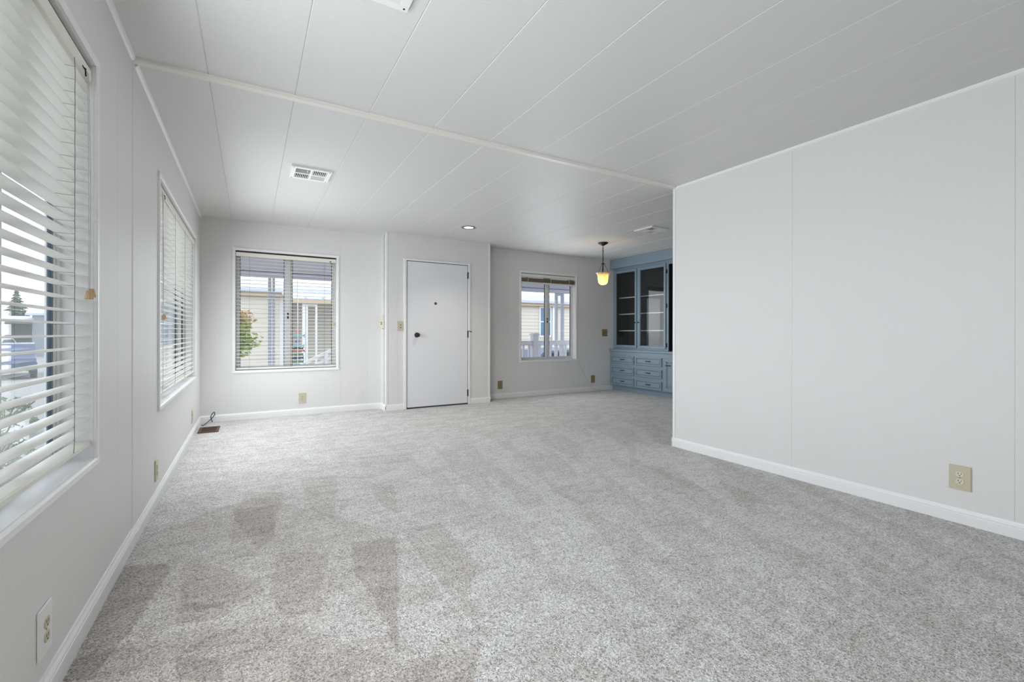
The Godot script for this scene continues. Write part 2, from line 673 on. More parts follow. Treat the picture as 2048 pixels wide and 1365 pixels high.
func slat_mesh(w: float) -> ArrayMesh:
	var s := st()
	var prof := []
	var n := 6
	for i in n + 1:
		var f := float(i) / n * 2.0 - 1.0
		prof.append(Vector2(f * 0.0245, 0.0028 * (1.0 - f * f) + 0.0013))
	for i in n + 1:
		var f := 1.0 - float(i) / n * 2.0
		prof.append(Vector2(f * 0.0245, 0.0028 * (1.0 - f * f) - 0.0013))
	extrude(s, prof, Vector3(-w / 2, 0, 0), Vector3(w / 2, 0, 0), Vector3.BACK, Vector3.UP)
	return s.commit()


func tassel(parent: Node, at: Vector3) -> void:
	var s := st()
	lathe(s, [Vector2(0, 0.030), Vector2(0.006, 0.030), Vector2(0.008, 0.026), Vector2(0.0125, 0.004), Vector2(0.012, 0.0), Vector2(0, 0)], Vector3.ZERO, 14)
	obj("tassel", s, M.tassel_wood, parent, at)


# horizontal blind inside a window opening, same axes as the window
func blind(label: String, at: Vector3, turn: float, w: float, y0: float, y1: float, ladders: Array, cord_x: float, cord_low: float, tilt_x: float, gap: float) -> Node3D:
	var o := thing("window_blind", label, "blind", at, turn, "slatted window blinds")
	var hw := w / 2
	var zc := -0.031
	var top := y1 - 0.020
	bx("head_gap_shade", Vector3(-hw, top, zc - 0.010), Vector3(hw, y1 - 0.001, zc + 0.016), M.bronze, o)  # dark strip standing in for the shade in the gap above the headrail
	bx("headrail", Vector3(-hw, top - 0.046, zc - 0.027), Vector3(hw, top, zc + 0.026), M.rail_cream, o, 0.003)
	var low := y0 + gap
	var s := st()
	extrude(s, [Vector2(-0.024, 0), Vector2(0.024, 0), Vector2(0.024, 0.012), Vector2(0.019, 0.017), Vector2(-0.019, 0.017), Vector2(-0.024, 0.012)], Vector3(-hw + 0.004, low, zc), Vector3(hw - 0.004, low, zc), Vector3.BACK, Vector3.UP)
	obj("bottom_rail", s, M.rail_cream, o)
	var mesh := slat_mesh(w - 0.010)
	var pitch := 0.0422
	var y := top - 0.046 - 0.026
	var rows := []
	while y > low + 0.03:
		obj("slat", mesh, M.slat, o, Vector3(0, y, zc))
		rows.append(y)
		y -= pitch
	for lx: float in ladders:
		var c := st()
		for sz: float in [-1.0, 1.0]:
			var pts := []
			for i in rows.size():
				pts.append(Vector3(lx + 0.0012 * (1 if i % 2 else -1), rows[i], zc + sz * 0.0268))
			pts.push_front(Vector3(lx, top - 0.046, zc + sz * 0.0255))
			pts.append(Vector3(lx, low + 0.01, zc + sz * 0.025))
			tube(c, pts, 0.0009, 5)
		for r: float in rows:
			tube(c, [Vector3(lx, r - 0.003, zc - 0.0268), Vector3(lx + 0.004, r - 0.003, zc + 0.0268)], 0.0006, 4)
		obj("ladder_cord", c, M.cord_grey, o)
	for k in 2:
		var c := st()
		var x := cord_x + 0.012 * k
		tube(c, smooth([Vector3(x, top - 0.03, zc + 0.028), Vector3(x + 0.003, (top + cord_low) / 2, zc + 0.031 + 0.002 * k), Vector3(x, cord_low + 0.028, zc + 0.032)]), 0.0011, 5)
		obj("lift_cord", c, M.cord, o)
		tassel(o, Vector3(x, cord_low + 0.008 * k, zc + 0.033 + 0.004 * k))
	# tilt mechanism: slot and hook on the headrail
	var hk := st()
	tube(hk, [Vector3(tilt_x, top - 0.034, zc + 0.026), Vector3(tilt_x, top - 0.036, zc + 0.031), Vector3(tilt_x, top - 0.062, zc + 0.032)], 0.0025, 6)
	cbox(hk, Vector3(tilt_x - 0.012, top - 0.036, zc + 0.0255), Vector3(tilt_x + 0.012, top - 0.030, zc + 0.0275), 0.001)
	obj("tilt_hook", hk, M.iron_black, o)
	return o


func receptacle(parent: Node, y: float, m: Material, z := 0.006) -> void:
	var s := st()
	var p := []
	for i in 20:
		var t := TAU * i / 20
		p.append(Vector2(clampf(0.0185 * cos(t), -0.0165, 0.0165), clampf(0.0165 * sin(t), -0.0135, 0.0135)))
	extrude(s, p, Vector3(0, y, z - 0.002), Vector3(0, y, z + 0.0025), Vector3.RIGHT, Vector3.UP)
	var r := obj("receptacle", s, m, parent)
	var k := st()
	cbox(k, Vector3(-0.0075, y - 0.001, z + 0.002), Vector3(-0.005, y + 0.0075, z + 0.0029))
	cbox(k, Vector3(0.005, y - 0.001, z + 0.002), Vector3(0.0072, y + 0.0065, z + 0.0029))
	cbox(k, Vector3(-0.0025, y - 0.0095, z + 0.002), Vector3(0.0025, y - 0.005, z + 0.0029), 0.0003)
	obj("slots", k, M.slot_black, r)


func outlet(label: String, at: Vector3, turn: float, w: float, h: float, plate: Material, face: Material) -> void:
	var o := thing("wall_outlet", label, "outlet", at, turn, "duplex wall outlets")
	var s := st()
	extrude(s, [Vector2(-w / 2, 0), Vector2(-w / 2, 0.002), Vector2(-w / 2 + 0.004, 0.006), Vector2(w / 2 - 0.004, 0.006), Vector2(w / 2, 0.002), Vector2(w / 2, 0)], Vector3(0, -h / 2, 0), Vector3(0, h / 2, 0), Vector3.RIGHT, Vector3.BACK)
	obj("cover_plate", s, plate, o)
	receptacle(o, 0.0195, face)
	receptacle(o, -0.0195, face)
	var k := st()
	lathe(k, [Vector2(0.0032, 0), Vector2(0.003, 0.0008), Vector2(0, 0.001)], Vector3(0, 0, 0.006), 10, Vector3.BACK)
	obj("screw", k, M.nickel, o)


func switch_plate(label: String, at: Vector3, w: float, h: float, plate: Material, toggles: Array) -> void:
	var o := thing("light_switch", label, "switch", at)
	bx("cover_plate", Vector3(-w / 2, -h / 2, 0), Vector3(w / 2, h / 2, 0.006), plate, o, 0.003)
	for p: Vector2 in toggles:
		bx("switch_slot", Vector3(p.x - 0.012, p.y - 0.006, 0.005), Vector3(p.x + 0.012, p.y + 0.006, 0.007), plate, o, 0.001)
		var t := bx("toggle", Vector3(p.x - 0.004, p.y - 0.004, 0.006), Vector3(p.x + 0.006, p.y + 0.004, 0.016), M.bronze, o, 0.0015)


# square four-way ceiling register: each quarter has blades that throw the air another way
func ceiling_register(label: String, at: Vector3) -> void:
	var o := thing("ceiling_register", label, "vent", at, 0.0, "square ceiling air registers")
	var w := 0.150
	var i0 := 0.009
	var i1 := 0.116
	var lo := -0.016
	var s := st()
	for p: Array in [[-w, -w, w, -i1], [-w, i1, w, w], [-w, -i1, -i1, i1], [i1, -i1, w, i1], [-i0, -i1, i0, i1], [-i1, -i0, -i0, i0], [i0, -i0, i1, i0]]:
		cbox(s, Vector3(p[0], lo, p[1]), Vector3(p[2], 0, p[3]), 0.0)
	obj("face_frame", s, M.plate_white, o)
	duct(o, i1 - 0.0025, i1 - 0.0025, -0.001, 0.19)
	# quarters: near left and far right have blades along x, the other two along z
	for q: Array in [[-i1, i0, 0, 1.0], [i0, i0, 1, 1.0], [-i1, -i1, 1, -1.0], [i0, -i1, 0, -1.0]]:
		var b := st()
		var n := 8
		for k in n:
			var f := (k + 0.5) / n * (i1 - i0)
			if q[2] == 0:
				var z: float = q[1] + f
				var d: float = q[3] * 0.006
				extrude(b, [Vector2(-d, -0.003), Vector2(-d + 0.0009, -0.003), Vector2(d + 0.0009, lo), Vector2(d, lo)], Vector3(q[0], 0, z), Vector3(q[0] + i1 - i0, 0, z), Vector3.BACK, Vector3.UP)
			else:
				var x: float = q[0] + f
				cbox(b, Vector3(x - 0.0017, lo, q[1]), Vector3(x + 0.0017, -0.008, q[1] + i1 - i0))
		obj("blades", b, M.plate_white, o)
	for c: Vector2 in [Vector2(-1, -1), Vector2(1, -1), Vector2(1, 1), Vector2(-1, 1)]:
		var k := st()
		lathe(k, [Vector2(0.0045, 0), Vector2(0.004, 0.0015), Vector2(0, 0.002)], Vector3(c.x * 0.134, lo, c.y * 0.134), 10, Vector3.DOWN)
		obj("screw", k, M.iron_black, o)
	var lv := st()
	lathe(lv, [Vector2(0.006, 0), Vector2(0.006, 0.012), Vector2(0, 0.014)], Vector3(-0.030, lo + 0.004, 0.085), 10, Vector3.DOWN)
	obj("damper_knob", lv, M.plate_white, o)


# framed cabinet front in the plane x = const facing -x; u runs along z
func framed_front(called: String, parent: Node, z0: float, z1: float, y0: float, y1: float, xf: float, fr: float, glass: bool) -> Node3D:
	var o := Node3D.new()
	put(o, called, parent)
	var t := 0.020
	var s := st()
	for p: Array in [[z0, y0, z1, y0 + fr], [z0, y1 - fr, z1, y1], [z0, y0 + fr, z0 + fr, y1 - fr], [z1 - fr, y0 + fr, z1, y1 - fr]]:
		cbox(s, Vector3(xf - t, p[1], p[0]), Vector3(xf, p[3], p[2]), 0.0025)
	# inner bead, a step lower than the face
	var b := fr * 0.30
	for p: Array in [[z0 + fr, y0 + fr, z1 - fr, y0 + fr + b], [z0 + fr, y1 - fr - b, z1 - fr, y1 - fr], [z0 + fr, y0 + fr, z0 + fr + b, y1 - fr], [z1 - fr - b, y0 + fr, z1 - fr, y1 - fr]]:
		cbox(s, Vector3(xf - t + 0.007, p[1], p[0]), Vector3(xf, p[3], p[2]), 0.002)
	obj("frame", s, M.hutch_blue, o)
	var i := fr + b
	if glass:
		var gl := st()
		quad(gl, Vector3(xf - 0.008, y0 + i, z0 + i), Vector3(xf - 0.008, y1 - i, z0 + i), Vector3(xf - 0.008, y1 - i, z1 - i), Vector3(xf - 0.008, y0 + i, z1 - i), Vector3.LEFT)
		obj("pane", gl, M.hutch_glass, o)
	else:
		bx("backing", Vector3(xf - 0.004, y0 + fr, z0 + fr), Vector3(xf, y1 - fr, z1 - fr), M.hutch_blue, o)
		bx("field", Vector3(xf - t + 0.004, y0 + i + 0.006, z0 + i + 0.006), Vector3(xf - 0.002, y1 - i - 0.006, z1 - i - 0.006), M.hutch_blue, o, 0.004)
	return o


func pull(parent: Node, at: Vector3) -> void:
	var s := st()
	var pts := []
	for i in 13:
		var f := i / 12.0 * 2.0 - 1.0
		pts.append(Vector3(-0.022 * (1.0 - pow(absf(f), 4.0)), 0, f * 0.052))
	tube(s, pts, 0.006, 8)
	obj("pull", s, M.pull_black, parent, at)


func hutch() -> void:
	var o := thing("china_hutch", "blue-painted built-in hutch with glass doors over drawers in the dining corner", "hutch", Vector3(XD, 0, 0))
	# own axes: x measured from the dining wall, so the fronts lie at negative x
	var xb := 6.18 - XD
	var xu := 6.262 - XD
	var zw := 2.46
	var s := st()
	cbox(s, Vector3(xb + 0.055, 0, 0.002), Vector3(0, 0.095, zw))
	obj("plinth", s, M.hutch_blue, o)
	bx("base_body", Vector3(xb, 0.092, 0.002), Vector3(0, 0.705, zw), M.hutch_blue, o, 0.003)
	s = st()
	extrude(s, [Vector2(xb - 0.018, 0.705), Vector2(xb - 0.022, 0.712), Vector2(xb - 0.022, 0.733), Vector2(xb - 0.016, 0.740), Vector2(0, 0.740), Vector2(0, 0.705)], Vector3(0, 0, 0.002), Vector3(0, 0, zw + 0.01), Vector3.RIGHT, Vector3.UP)
	obj("countertop", s, M.hutch_blue, o)
	# drawers, then a cupboard door beside them, mirrored towards the kitchen
	for c: Array in [[0.055, 0.603], [0.648, 1.208]]:
		for r: Array in [[0.493, 0.630], [0.300, 0.440], [0.110, 0.250]]:
			var d := framed_front("drawer", o, c[0], c[1], r[0], r[1], xb, 0.022, false)
			pull(d, Vector3(xb - 0.016, (r[0] + r[1]) / 2 + 0.004, (c[0] + c[1]) / 2))
	for c: Array in [[1.252, 1.80], [1.845, 2.40]]:
		var d := framed_front("cupboard_door", o, c[0], c[1], 0.110, 0.630, xb, 0.055, false)
		pull(d, Vector3(xb - 0.016, 0.52, c[0] + 0.09))
	# upper case: open front with face frame
	s = st()
	cbox(s, Vector3(xu, 0.74, 0.002), Vector3(xu + 0.02, 2.21, 0.052), 0.002)
	cbox(s, Vector3(xu, 0.74, 0.580), Vector3(xu + 0.02, 2.21, 0.636), 0.002)
	cbox(s, Vector3(xu, 0.74, 1.212), Vector3(xu + 0.02, 2.21, 1.262), 0.002)
	cbox(s, Vector3(xu, 0.74, 1.80), Vector3(xu + 0.02, 2.21, 1.85), 0.002)
	cbox(s, Vector3(xu, 0.74, 2.41), Vector3(xu + 0.02, 2.21, 2.46), 0.002)
	cbox(s, Vector3(xu + 0.001, 0.74, 0.052), Vector3(xu + 0.02, 0.785, 1.212), 0.001)
	cbox(s, Vector3(xu + 0.001, 2.135, 0.052), Vector3(xu + 0.02, 2.21, 2.41), 0.001)
	obj("face_frame", s, M.hutch_blue, o)
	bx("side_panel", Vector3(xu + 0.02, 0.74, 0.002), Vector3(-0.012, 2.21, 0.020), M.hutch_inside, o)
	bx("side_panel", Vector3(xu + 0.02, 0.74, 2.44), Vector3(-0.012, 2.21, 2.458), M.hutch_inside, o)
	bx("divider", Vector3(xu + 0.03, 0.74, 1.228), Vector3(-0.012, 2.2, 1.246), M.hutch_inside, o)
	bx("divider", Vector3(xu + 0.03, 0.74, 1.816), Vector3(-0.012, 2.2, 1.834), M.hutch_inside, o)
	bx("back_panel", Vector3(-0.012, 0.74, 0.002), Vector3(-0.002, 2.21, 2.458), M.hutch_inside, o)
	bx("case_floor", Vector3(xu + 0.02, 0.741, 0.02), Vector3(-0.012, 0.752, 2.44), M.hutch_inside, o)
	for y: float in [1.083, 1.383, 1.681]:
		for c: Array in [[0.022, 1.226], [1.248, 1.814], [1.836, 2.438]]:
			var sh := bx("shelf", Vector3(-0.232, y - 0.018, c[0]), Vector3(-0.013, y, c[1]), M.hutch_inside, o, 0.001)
			bx("shelf_edging", Vector3(-0.238, y - 0.019, c[0]), Vector3(-0.232, y, c[1]), M.shelf_edge, sh)
			sh.get_child(0).position -= sh.position
	for c: Array in [[0.045, 0.587], [0.629, 1.219]]:
		framed_front("glass_door", o, c[0], c[1], 0.774, 2.149, xu, 0.034, true)
	framed_front("glass_door", o, 1.845, 2.415, 0.774, 2.149, xu, 0.034, true)
	for z: float in [0.567, 0.648]:
		s = st()
		lathe(s, [Vector2(0.005, 0), Vector2(0.005, 0.010), Vector2(0.013, 0.016), Vector2(0.014, 0.022), Vector2(0.009, 0.027), Vector2(0, 0.028)], Vector3(xu - 0.020, 1.213, z), 14, Vector3.LEFT)
		obj("knob", s, M.pull_black, o)
	for y: float in [2.02, 1.469, 0.837]:
		bx("hinge", Vector3(xu - 0.012, y - 0.032, 1.221), Vector3(xu + 0.002, y + 0.032, 1.237), M.pull_black, o, 0.002)
	# crown: a deep box front under the ceiling
	bx("cornice", Vector3(6.172 - XD, 2.192, 0.002), Vector3(0, H - 0.001, zw + 0.02), M.hutch_blue, o, 0.002)


func pendant() -> void:
	var at := Vector3(4.977, 0, 1.17)
	var o := thing("pendant_lamp", "lit amber glass bell pendant hanging on a black chain by the hutch", "lamp", at)
	var s := st()
	lathe(s, [Vector2(0, 2.359), Vector2(0.074, 2.359), Vector2(0.074, 2.352), Vector2(0.052, 2.336), Vector2(0.030, 2.322), Vector2(0.012, 2.314), Vector2(0, 2.312)], Vector3.ZERO, 28)
	obj("canopy", s, M.iron_black, o)
	# chain with the wire threaded through it
	s = st()
	var y := 2.316
	var k := 0
	while y > 2.075:
		var loop := []
		for i in 13:
			var t := TAU * i / 12
			var p := Vector3(0.0075 * cos(t), 0.019 * sin(t) - 0.017, 0)
			if k % 2:
				p = Vector3(0, p.y, p.x)
			loop.append(Vector3(0, y, 0) + p)
		tube(s, loop, 0.0026, 6)
		y -= 0.030
		k += 1
	obj("chain", s, M.iron_black, o)
	s = st()
	var wire := []
	for i in 16:
		wire.append(Vector3(0.006 * sin(i * 1.3), lerpf(2.316, 2.05, i / 15.0), 0.006 * cos(i * 1.3)))
	tube(s, smooth(wire, 2), 0.0028, 6)
	obj("lamp_wire", s, M.iron_black, o)
	s = st()
	lathe(s, [Vector2(0, 2.064), Vector2(0.010, 2.060), Vector2(0.026, 2.052), Vector2(0.027, 2.046), Vector2(0.010, 2.040), Vector2(0.007, 2.035), Vector2(0.007, 1.90), Vector2(0.017, 1.892), Vector2(0.017, 1.845), Vector2(0, 1.845)], Vector3.ZERO, 18)
	obj("stem", s, M.iron_black, o)
	for i in 3:
		var t := TAU * i / 3 + 0.35
		var d := Vector3(cos(t), 0, sin(t))
		s = st()
		tube(s, [d * 0.022 + Vector3(0, 2.05, 0), d * 0.088 + Vector3(0, 1.916, 0), d * 0.094 + Vector3(0, 1.900, 0), d * 0.088 + Vector3(0, 1.893, 0)], 0.0032, 6)
		obj("arm", s, M.iron_black, o)
	s = st()
	var prof := []
	for p: Vector2 in [Vector2(0.016, 1.7405), Vector2(0.034, 1.744), Vector2(0.051, 1.753), Vector2(0.063, 1.768), Vector2(0.071, 1.79), Vector2(0.0755, 1.82), Vector2(0.078, 1.85), Vector2(0.081, 1.875), Vector2(0.088, 1.895), Vector2(0.098, 1.908), Vector2(0.107, 1.914)]:
		prof.append(p)
	lathe(s, [Vector2(0, 1.7395)] + prof, Vector3.ZERO, 36)
	obj("glass_shade", s, M.amber_glass, o)
	s = st()
	var bp := []
	for i in 9:
		var t := PI * i / 8
		bp.append(Vector2(0.028 * sin(t), 1.787 - 0.030 * cos(t)))
	lathe(s, bp, Vector3.ZERO, 20)
	obj("bulb", s, M.bulb_glow, o)
	var l := OmniLight3D.new()
	l.name = "pendant_bulb_light"
	l.position = Vector3(0, 1.787, 0)
	l.light_color = Color(1.0, 0.84, 0.6)
	l.light_energy = 0.06
	l.light_size = 0.03
	l.omni_range = 12.0
	l.omni_attenuation = 2.0
	l.shadow_enabled = true
	o.add_child(l)


func downlight() -> void:
	var o := thing("recessed_downlight", "lit round recessed ceiling downlight in front of the entry door", "lamp", Vector3(2.87, H, 1.05))
	var s := st()
	lathe(s, [Vector2(0.058, -0.002), Vector2(0.062, -0.006), Vector2(0.092, -0.005), Vector2(0.096, -0.001), Vector2(0.096, 0)], Vector3.ZERO, 36)
	lathe(s, [Vector2(0.058, -0.002), Vector2(0.054, 0.0)], Vector3.ZERO, 36)
	obj("trim_ring", s, M.nickel, o)
	s = st()
	lathe(s, [Vector2(0, -0.004), Vector2(0.058, -0.003)], Vector3.ZERO, 32)
	obj("lens", s, M.downlight_glow, o)
	var l := SpotLight3D.new()
	l.name = "downlight_beam"
	l.position = Vector3(0, -0.02, 0)
	l.rotation.x = -PI / 2
	l.spot_angle = 56.0
	l.spot_angle_attenuation = 1.0
	l.spot_range = 12.0
	l.spot_attenuation = 2.0
	l.light_energy = 0.9
	l.light_size = 0.05
	l.light_color = Color(1.0, 0.96, 0.9)
	l.shadow_enabled = true
	o.add_child(l)


func entry_door() -> void:
	var z := 0.258
	var o := setting("door_1", "flush white entry door with dark bronze knob and peephole", "door", Vector3(0, 0, z))
	var x0 := 2.326
	var x1 := 3.216
	var yt := 2.003
	# casing on three sides
	for p: Array in [[x0 - 0.048, 0.0, x0 - 0.010, yt + 0.034], [x1 + 0.008, 0.0, x1 + 0.040, yt + 0.034], [x0 - 0.010, yt + 0.007, x1 + 0.008, yt + 0.034]]:
		bx("casing", Vector3(p[0], p[1], -0.001), Vector3(p[2], p[3], 0.016), M.trim_paint, o, 0.004)
	# rebate behind the gap
	for p: Array in [[x0 - 0.014, 0.0, x0 + 0.004, yt + 0.012], [x1 - 0.004, 0.0, x1 + 0.012, yt + 0.012], [x0, yt - 0.004, x1, yt + 0.014]]:
		bx("jamb", Vector3(p[0], p[1], -0.12), Vector3(p[2], p[3], -0.040), M.gasket, o)
	bx("slab", Vector3(x0, 0.018, -0.038), Vector3(x1, yt, 0.004), M.door_paint, o, 0.003)
	bx("threshold", Vector3(x0 - 0.010, 0, -0.12), Vector3(x1 + 0.008, 0.014, 0.002), M.gasket, o, 0.003)
	bx("door_sweep", Vector3(x0 + 0.002, 0.020, 0.004), Vector3(x1 - 0.002, 0.040, 0.007), M.door_paint, o, 0.001)
	var s := st()
	lathe(s, [Vector2(0.034, 0), Vector2(0.034, 0.003), Vector2(0.028, 0.010), Vector2(0.014, 0.013), Vector2(0.012, 0.030), Vector2(0.020, 0.036), Vector2(0.027, 0.046), Vector2(0.0275, 0.056), Vector2(0.021, 0.064), Vector2(0.009, 0.066), Vector2(0, 0.066)], Vector3(2.459, 1.002, 0.004), 26, Vector3.BACK)
	var kn := obj("knob", s, M.bronze, o)
	s = st()
	lathe(s, [Vector2(0.008, 0), Vector2(0.008, 0.003), Vector2(0, 0.0035)], Vector3(2.459, 1.002, 0.0695), 14, Vector3.BACK)
	obj("lock_button", s, M.brass_dark, kn)
	s = st()
	lathe(s, [Vector2(0.018, 0), Vector2(0.018, 0.003), Vector2(0.014, 0.005), Vector2(0.006, 0.004), Vector2(0.006, 0.001)], Vector3(2.728, 1.44, 0.004), 22, Vector3.BACK)
	var ph := obj("peephole", s, M.iron_black, o)
	s = st()
	lathe(s, [Vector2(0.006, 0.001), Vector2(0.004, 0.0035), Vector2(0, 0.0045)], Vector3(2.728, 1.44, 0.004), 14, Vector3.BACK)
	obj("lens", s, M.plate_white, ph)
	for y: float in [1.863, 1.011, 0.164]:
		s = st()
		tube(s, [Vector3(x1 + 0.005, y - 0.048, 0.010), Vector3(x1 + 0.005, y + 0.048, 0.010)], 0.0075, 10)
		cbox(s, Vector3(x1 - 0.006, y - 0.045, 0.002), Vector3(x1 + 0.006, y + 0.045, 0.007))
		obj("hinge", s, M.bronze, o)
	s = st()
	tube(s, [Vector3(x1 + 0.010, 1.062, 0.014), Vector3(x1 + 0.042, 1.050, 0.030)], 0.004, 8)
	lathe(s, [Vector2(0, 0), Vector2(0.008, 0), Vector2(0.008, 0.008), Vector2(0, 0.009)], Vector3(x1 + 0.044, 1.049, 0.028), 10, Vector3.BACK)
	obj("door_stop", s, M.bronze, o)


# cells of a rectangle in the x-z plane that no hole covers; holes and cells are [x0, z0, x1, z1]
func cells(x0: float, z0: float, x1: float, z1: float, holes: Array) -> Array:
	var xs := [x0, x1]
	var zs := [z0, z1]
	for h: Array in holes:
		if h[0] > x0 - 0.001 and h[2] < x1 + 0.001 and h[1] > z0 - 0.001 and h[3] < z1 + 0.001:
			xs.append_array([h[0], h[2]])
			zs.append_array([h[1], h[3]])
	xs.sort()
	zs.sort()
	var out := []
	for i in xs.size() - 1:
		for k in zs.size() - 1:
			var m := Vector2((xs[i] + xs[i + 1]) / 2, (zs[k] + zs[k + 1]) / 2)
			var open := false
			for h: Array in holes:
				open = open or (m.x > h[0] and m.x < h[2] and m.y > h[1] and m.y < h[3])
			if not open:
				out.append([xs[i], zs[k], xs[i + 1], zs[k + 1]])
	return out


# sheet-metal duct: four walls and an end, open towards the room (half sizes a, b; from y0 to y1, closed at y1)
func duct(parent: Node, a: float, b: float, y0: float, y1: float) -> void:
	var s := st()
	var lo := minf(y0, y1)
	var hi := maxf(y0, y1)
	var t := 0.002
	cbox(s, Vector3(-a - t, lo, -b - t), Vector3(-a, hi, b + t))
	cbox(s, Vector3(a, lo, -b - t), Vector3(a + t, hi, b + t))
	cbox(s, Vector3(-a, lo, -b - t), Vector3(a, hi, -b))
	cbox(s, Vector3(-a, lo, b), Vector3(a, hi, b + t))
	cbox(s, Vector3(-a, y1 - t, -b), Vector3(a, y1 + t, b))
	obj("duct", s, M.galvanised, parent)


const FLOOR_HOLES := [[0.052, 0.372, 0.184, 0.628]]
const REGISTERS := [Vector2(0.925, 2.150), Vector2(0.895, 4.572), Vector2(4.935, 2.133)]


func room() -> void:
	# floor
	var f := setting("floor", "light grey cut-pile carpet with vacuum strokes, footprints and painted shade at the near left", "floor")
	var s := st()
	for q: Array in cells(-0.13, -0.13, XD + 0.13, ZE + 0.13, FLOOR_HOLES):
		var cx := [Vector2(q[0], q[1]), Vector2(q[2], q[1]), Vector2(q[2], q[3]), Vector2(q[0], q[3])]
		for i: int in [0, 1, 2, 0, 2, 3]:
			var p: Vector2 = cx[i]
			s.set_normal(Vector3.UP)
			s.set_uv(p / 0.95)
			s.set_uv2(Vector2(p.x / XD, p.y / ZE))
			s.add_vertex(Vector3(p.x, 0, p.y))
	obj("carpet", s, M.carpet, f)
	s = st()
	for q: Array in cells(-0.13, -0.13, XD + 0.13, ZE + 0.13, FLOOR_HOLES):
		cbox(s, Vector3(q[0], -0.2, q[1]), Vector3(q[2], -0.005, q[3]))
	obj("subfloor", s, M.concrete, f)
	# ceiling boards 16 inches wide, two runs that meet under the strip
	var c := setting("ceiling", "white ceiling of long textured boards with grooved seams", "ceiling")
	var holes := []
	for r: Vector2 in REGISTERS:
		holes.append([r.x - 0.116, r.y - 0.116, r.x + 0.116, r.y + 0.116])
	s = st()
	for q: Array in cells(-0.13, -0.13, XD + 0.13, ZE + 0.13, holes):
		cbox(s, Vector3(q[0], H + 0.0034, q[1]), Vector3(q[2], H + 0.2, q[3]))
	obj("core", s, M.ceiling_paint, c)
	var step := 0.4036
	for run: Array in [[0.0, ZM, XD], [ZM, ZE, XD]]:
		var x := -0.0992
		while x < run[2]:
			var a := maxf(x, 0.0)
			var b := minf(x + step, run[2])
			var t := st()
			var g := 0.0036
			for q: Array in cells(a + g, run[0], b - g, run[1], holes):
				quad(t, Vector3(q[0], H, q[1]), Vector3(q[2], H, q[1]), Vector3(q[2], H, q[3]), Vector3(q[0], H, q[3]), Vector3.DOWN)
			quad(t, Vector3(a + g, H, run[0]), Vector3(a + g, H, run[1]), Vector3(a + 0.0006, H + 0.0032, run[1]), Vector3(a + 0.0006, H + 0.0032, run[0]), Vector3(-1, -0.5, 0))
			quad(t, Vector3(b - g, H, run[0]), Vector3(b - g, H, run[1]), Vector3(b - 0.0006, H + 0.0032, run[1]), Vector3(b - 0.0006, H + 0.0032, run[0]), Vector3(1, -0.5, 0))
			obj("board", t, M.ceiling_paint, c)
			x += step
	# walls (own axes: x along, room on +z)
	# left wall: local x = -z
	wall("wall_left", "white panelled wall with two wide blinded windows", Vector3(0, 0, 0), PI / 2, -ZE, 0.13, [[-6.225, -4.055, 0.573, 2.005], [-2.715, -0.585, 0.573, 2.005]], [-6.9, -5.15, -3.72, -1.6])
	wall("wall_back", "white wall around the square blinded window beside the entry", Vector3(0, 0, 0), 0, 0.0, 2.04, [[0.337, 1.472, 0.575, 2.012]], [0.30, 1.52, 1.86])
	wall("wall_dining", "white dining wall around the bare window", Vector3(0, 0, 0), 0, 3.58, XD + 0.13, [[4.279, 5.395, 0.580, 2.014]], [4.2, 5.46, 6.05])
	wall("wall_hutch_side", "white wall behind the built-in hutch", Vector3(XD, 0, 0), -PI / 2, -0.13, ZK, [], [1.2, 2.6, 3.8])
	wall("wall_kitchen", "white wall closing the far side of the dining space", Vector3(XR + 0.11, 0, ZK), PI, -2.8, 0.0, [], [-1.4])
	wall("wall_right", "large plain white panelled wall with one outlet", Vector3(XR, 0, 0), -PI / 2, ZM - 0.012, ZE, [], [4.452, 5.54, 6.6], 0.10)
	wall("wall_front", "white wall behind the photographer", Vector3(XR, 0, ZE), PI, 0.0, XR + 0.13, [], [1.2, 2.4])
	# entry bump-out
	wall("wall_entry", "white wall standing forward around the entry door", Vector3(0, 0, 0.258), 0, 2.04, 3.58, [[2.312, 3.228, 0.0, 2.016]], [2.20, 3.36], 0.13)
	var ent := get_node("wall_entry")
	bx("return", Vector3(2.04, 0, -0.388), Vector3(2.14, H, -0.004), M.wall_paint, ent)
	bx("return", Vector3(3.48, 0, -0.388), Vector3(3.58, H, -0.004), M.wall_paint, ent)
	bx("outer_door", Vector3(2.0, 0, -0.36), Vector3(3.62, H, -0.30), M.vinyl_white, ent)
	# back side of the right wall and its end
	var rw := get_node("wall_right")
	bx("end_face", Vector3(ZM - 0.013, 0, -0.10), Vector3(ZM - 0.010, H, 0.0), M.wall_paint, rw)
	# baseboards
	baseboard("baseboard_left", "white moulded baseboard along the window wall", [[Vector3(0, 0, 0), Vector3(0, 0, 3.40), Vector3.RIGHT], ])
	baseboard("baseboard_left_near", "taller white baseboard under the nearest window", [[Vector3(0, 0, 3.40), Vector3(0, 0, ZE), Vector3.RIGHT]], 1.12)
	baseboard("baseboard_back", "white baseboard below the square window", [[Vector3(0, 0, 0), Vector3(2.04, 0, 0), Vector3.BACK]])
	baseboard("baseboard_entry", "short white baseboards beside the entry door", [[Vector3(2.04, 0, 0.270), Vector3(2.04, 0, 0.0), Vector3.LEFT], [Vector3(2.028, 0, 0.258), Vector3(2.278, 0, 0.258), Vector3.BACK], [Vector3(3.256, 0, 0.258), Vector3(3.592, 0, 0.258), Vector3.BACK], [Vector3(3.58, 0, 0.0), Vector3(3.58, 0, 0.270), Vector3.RIGHT]])
	baseboard("baseboard_dining", "white baseboard under the dining window", [[Vector3(3.58, 0, 0), Vector3(6.235, 0, 0), Vector3.BACK]])
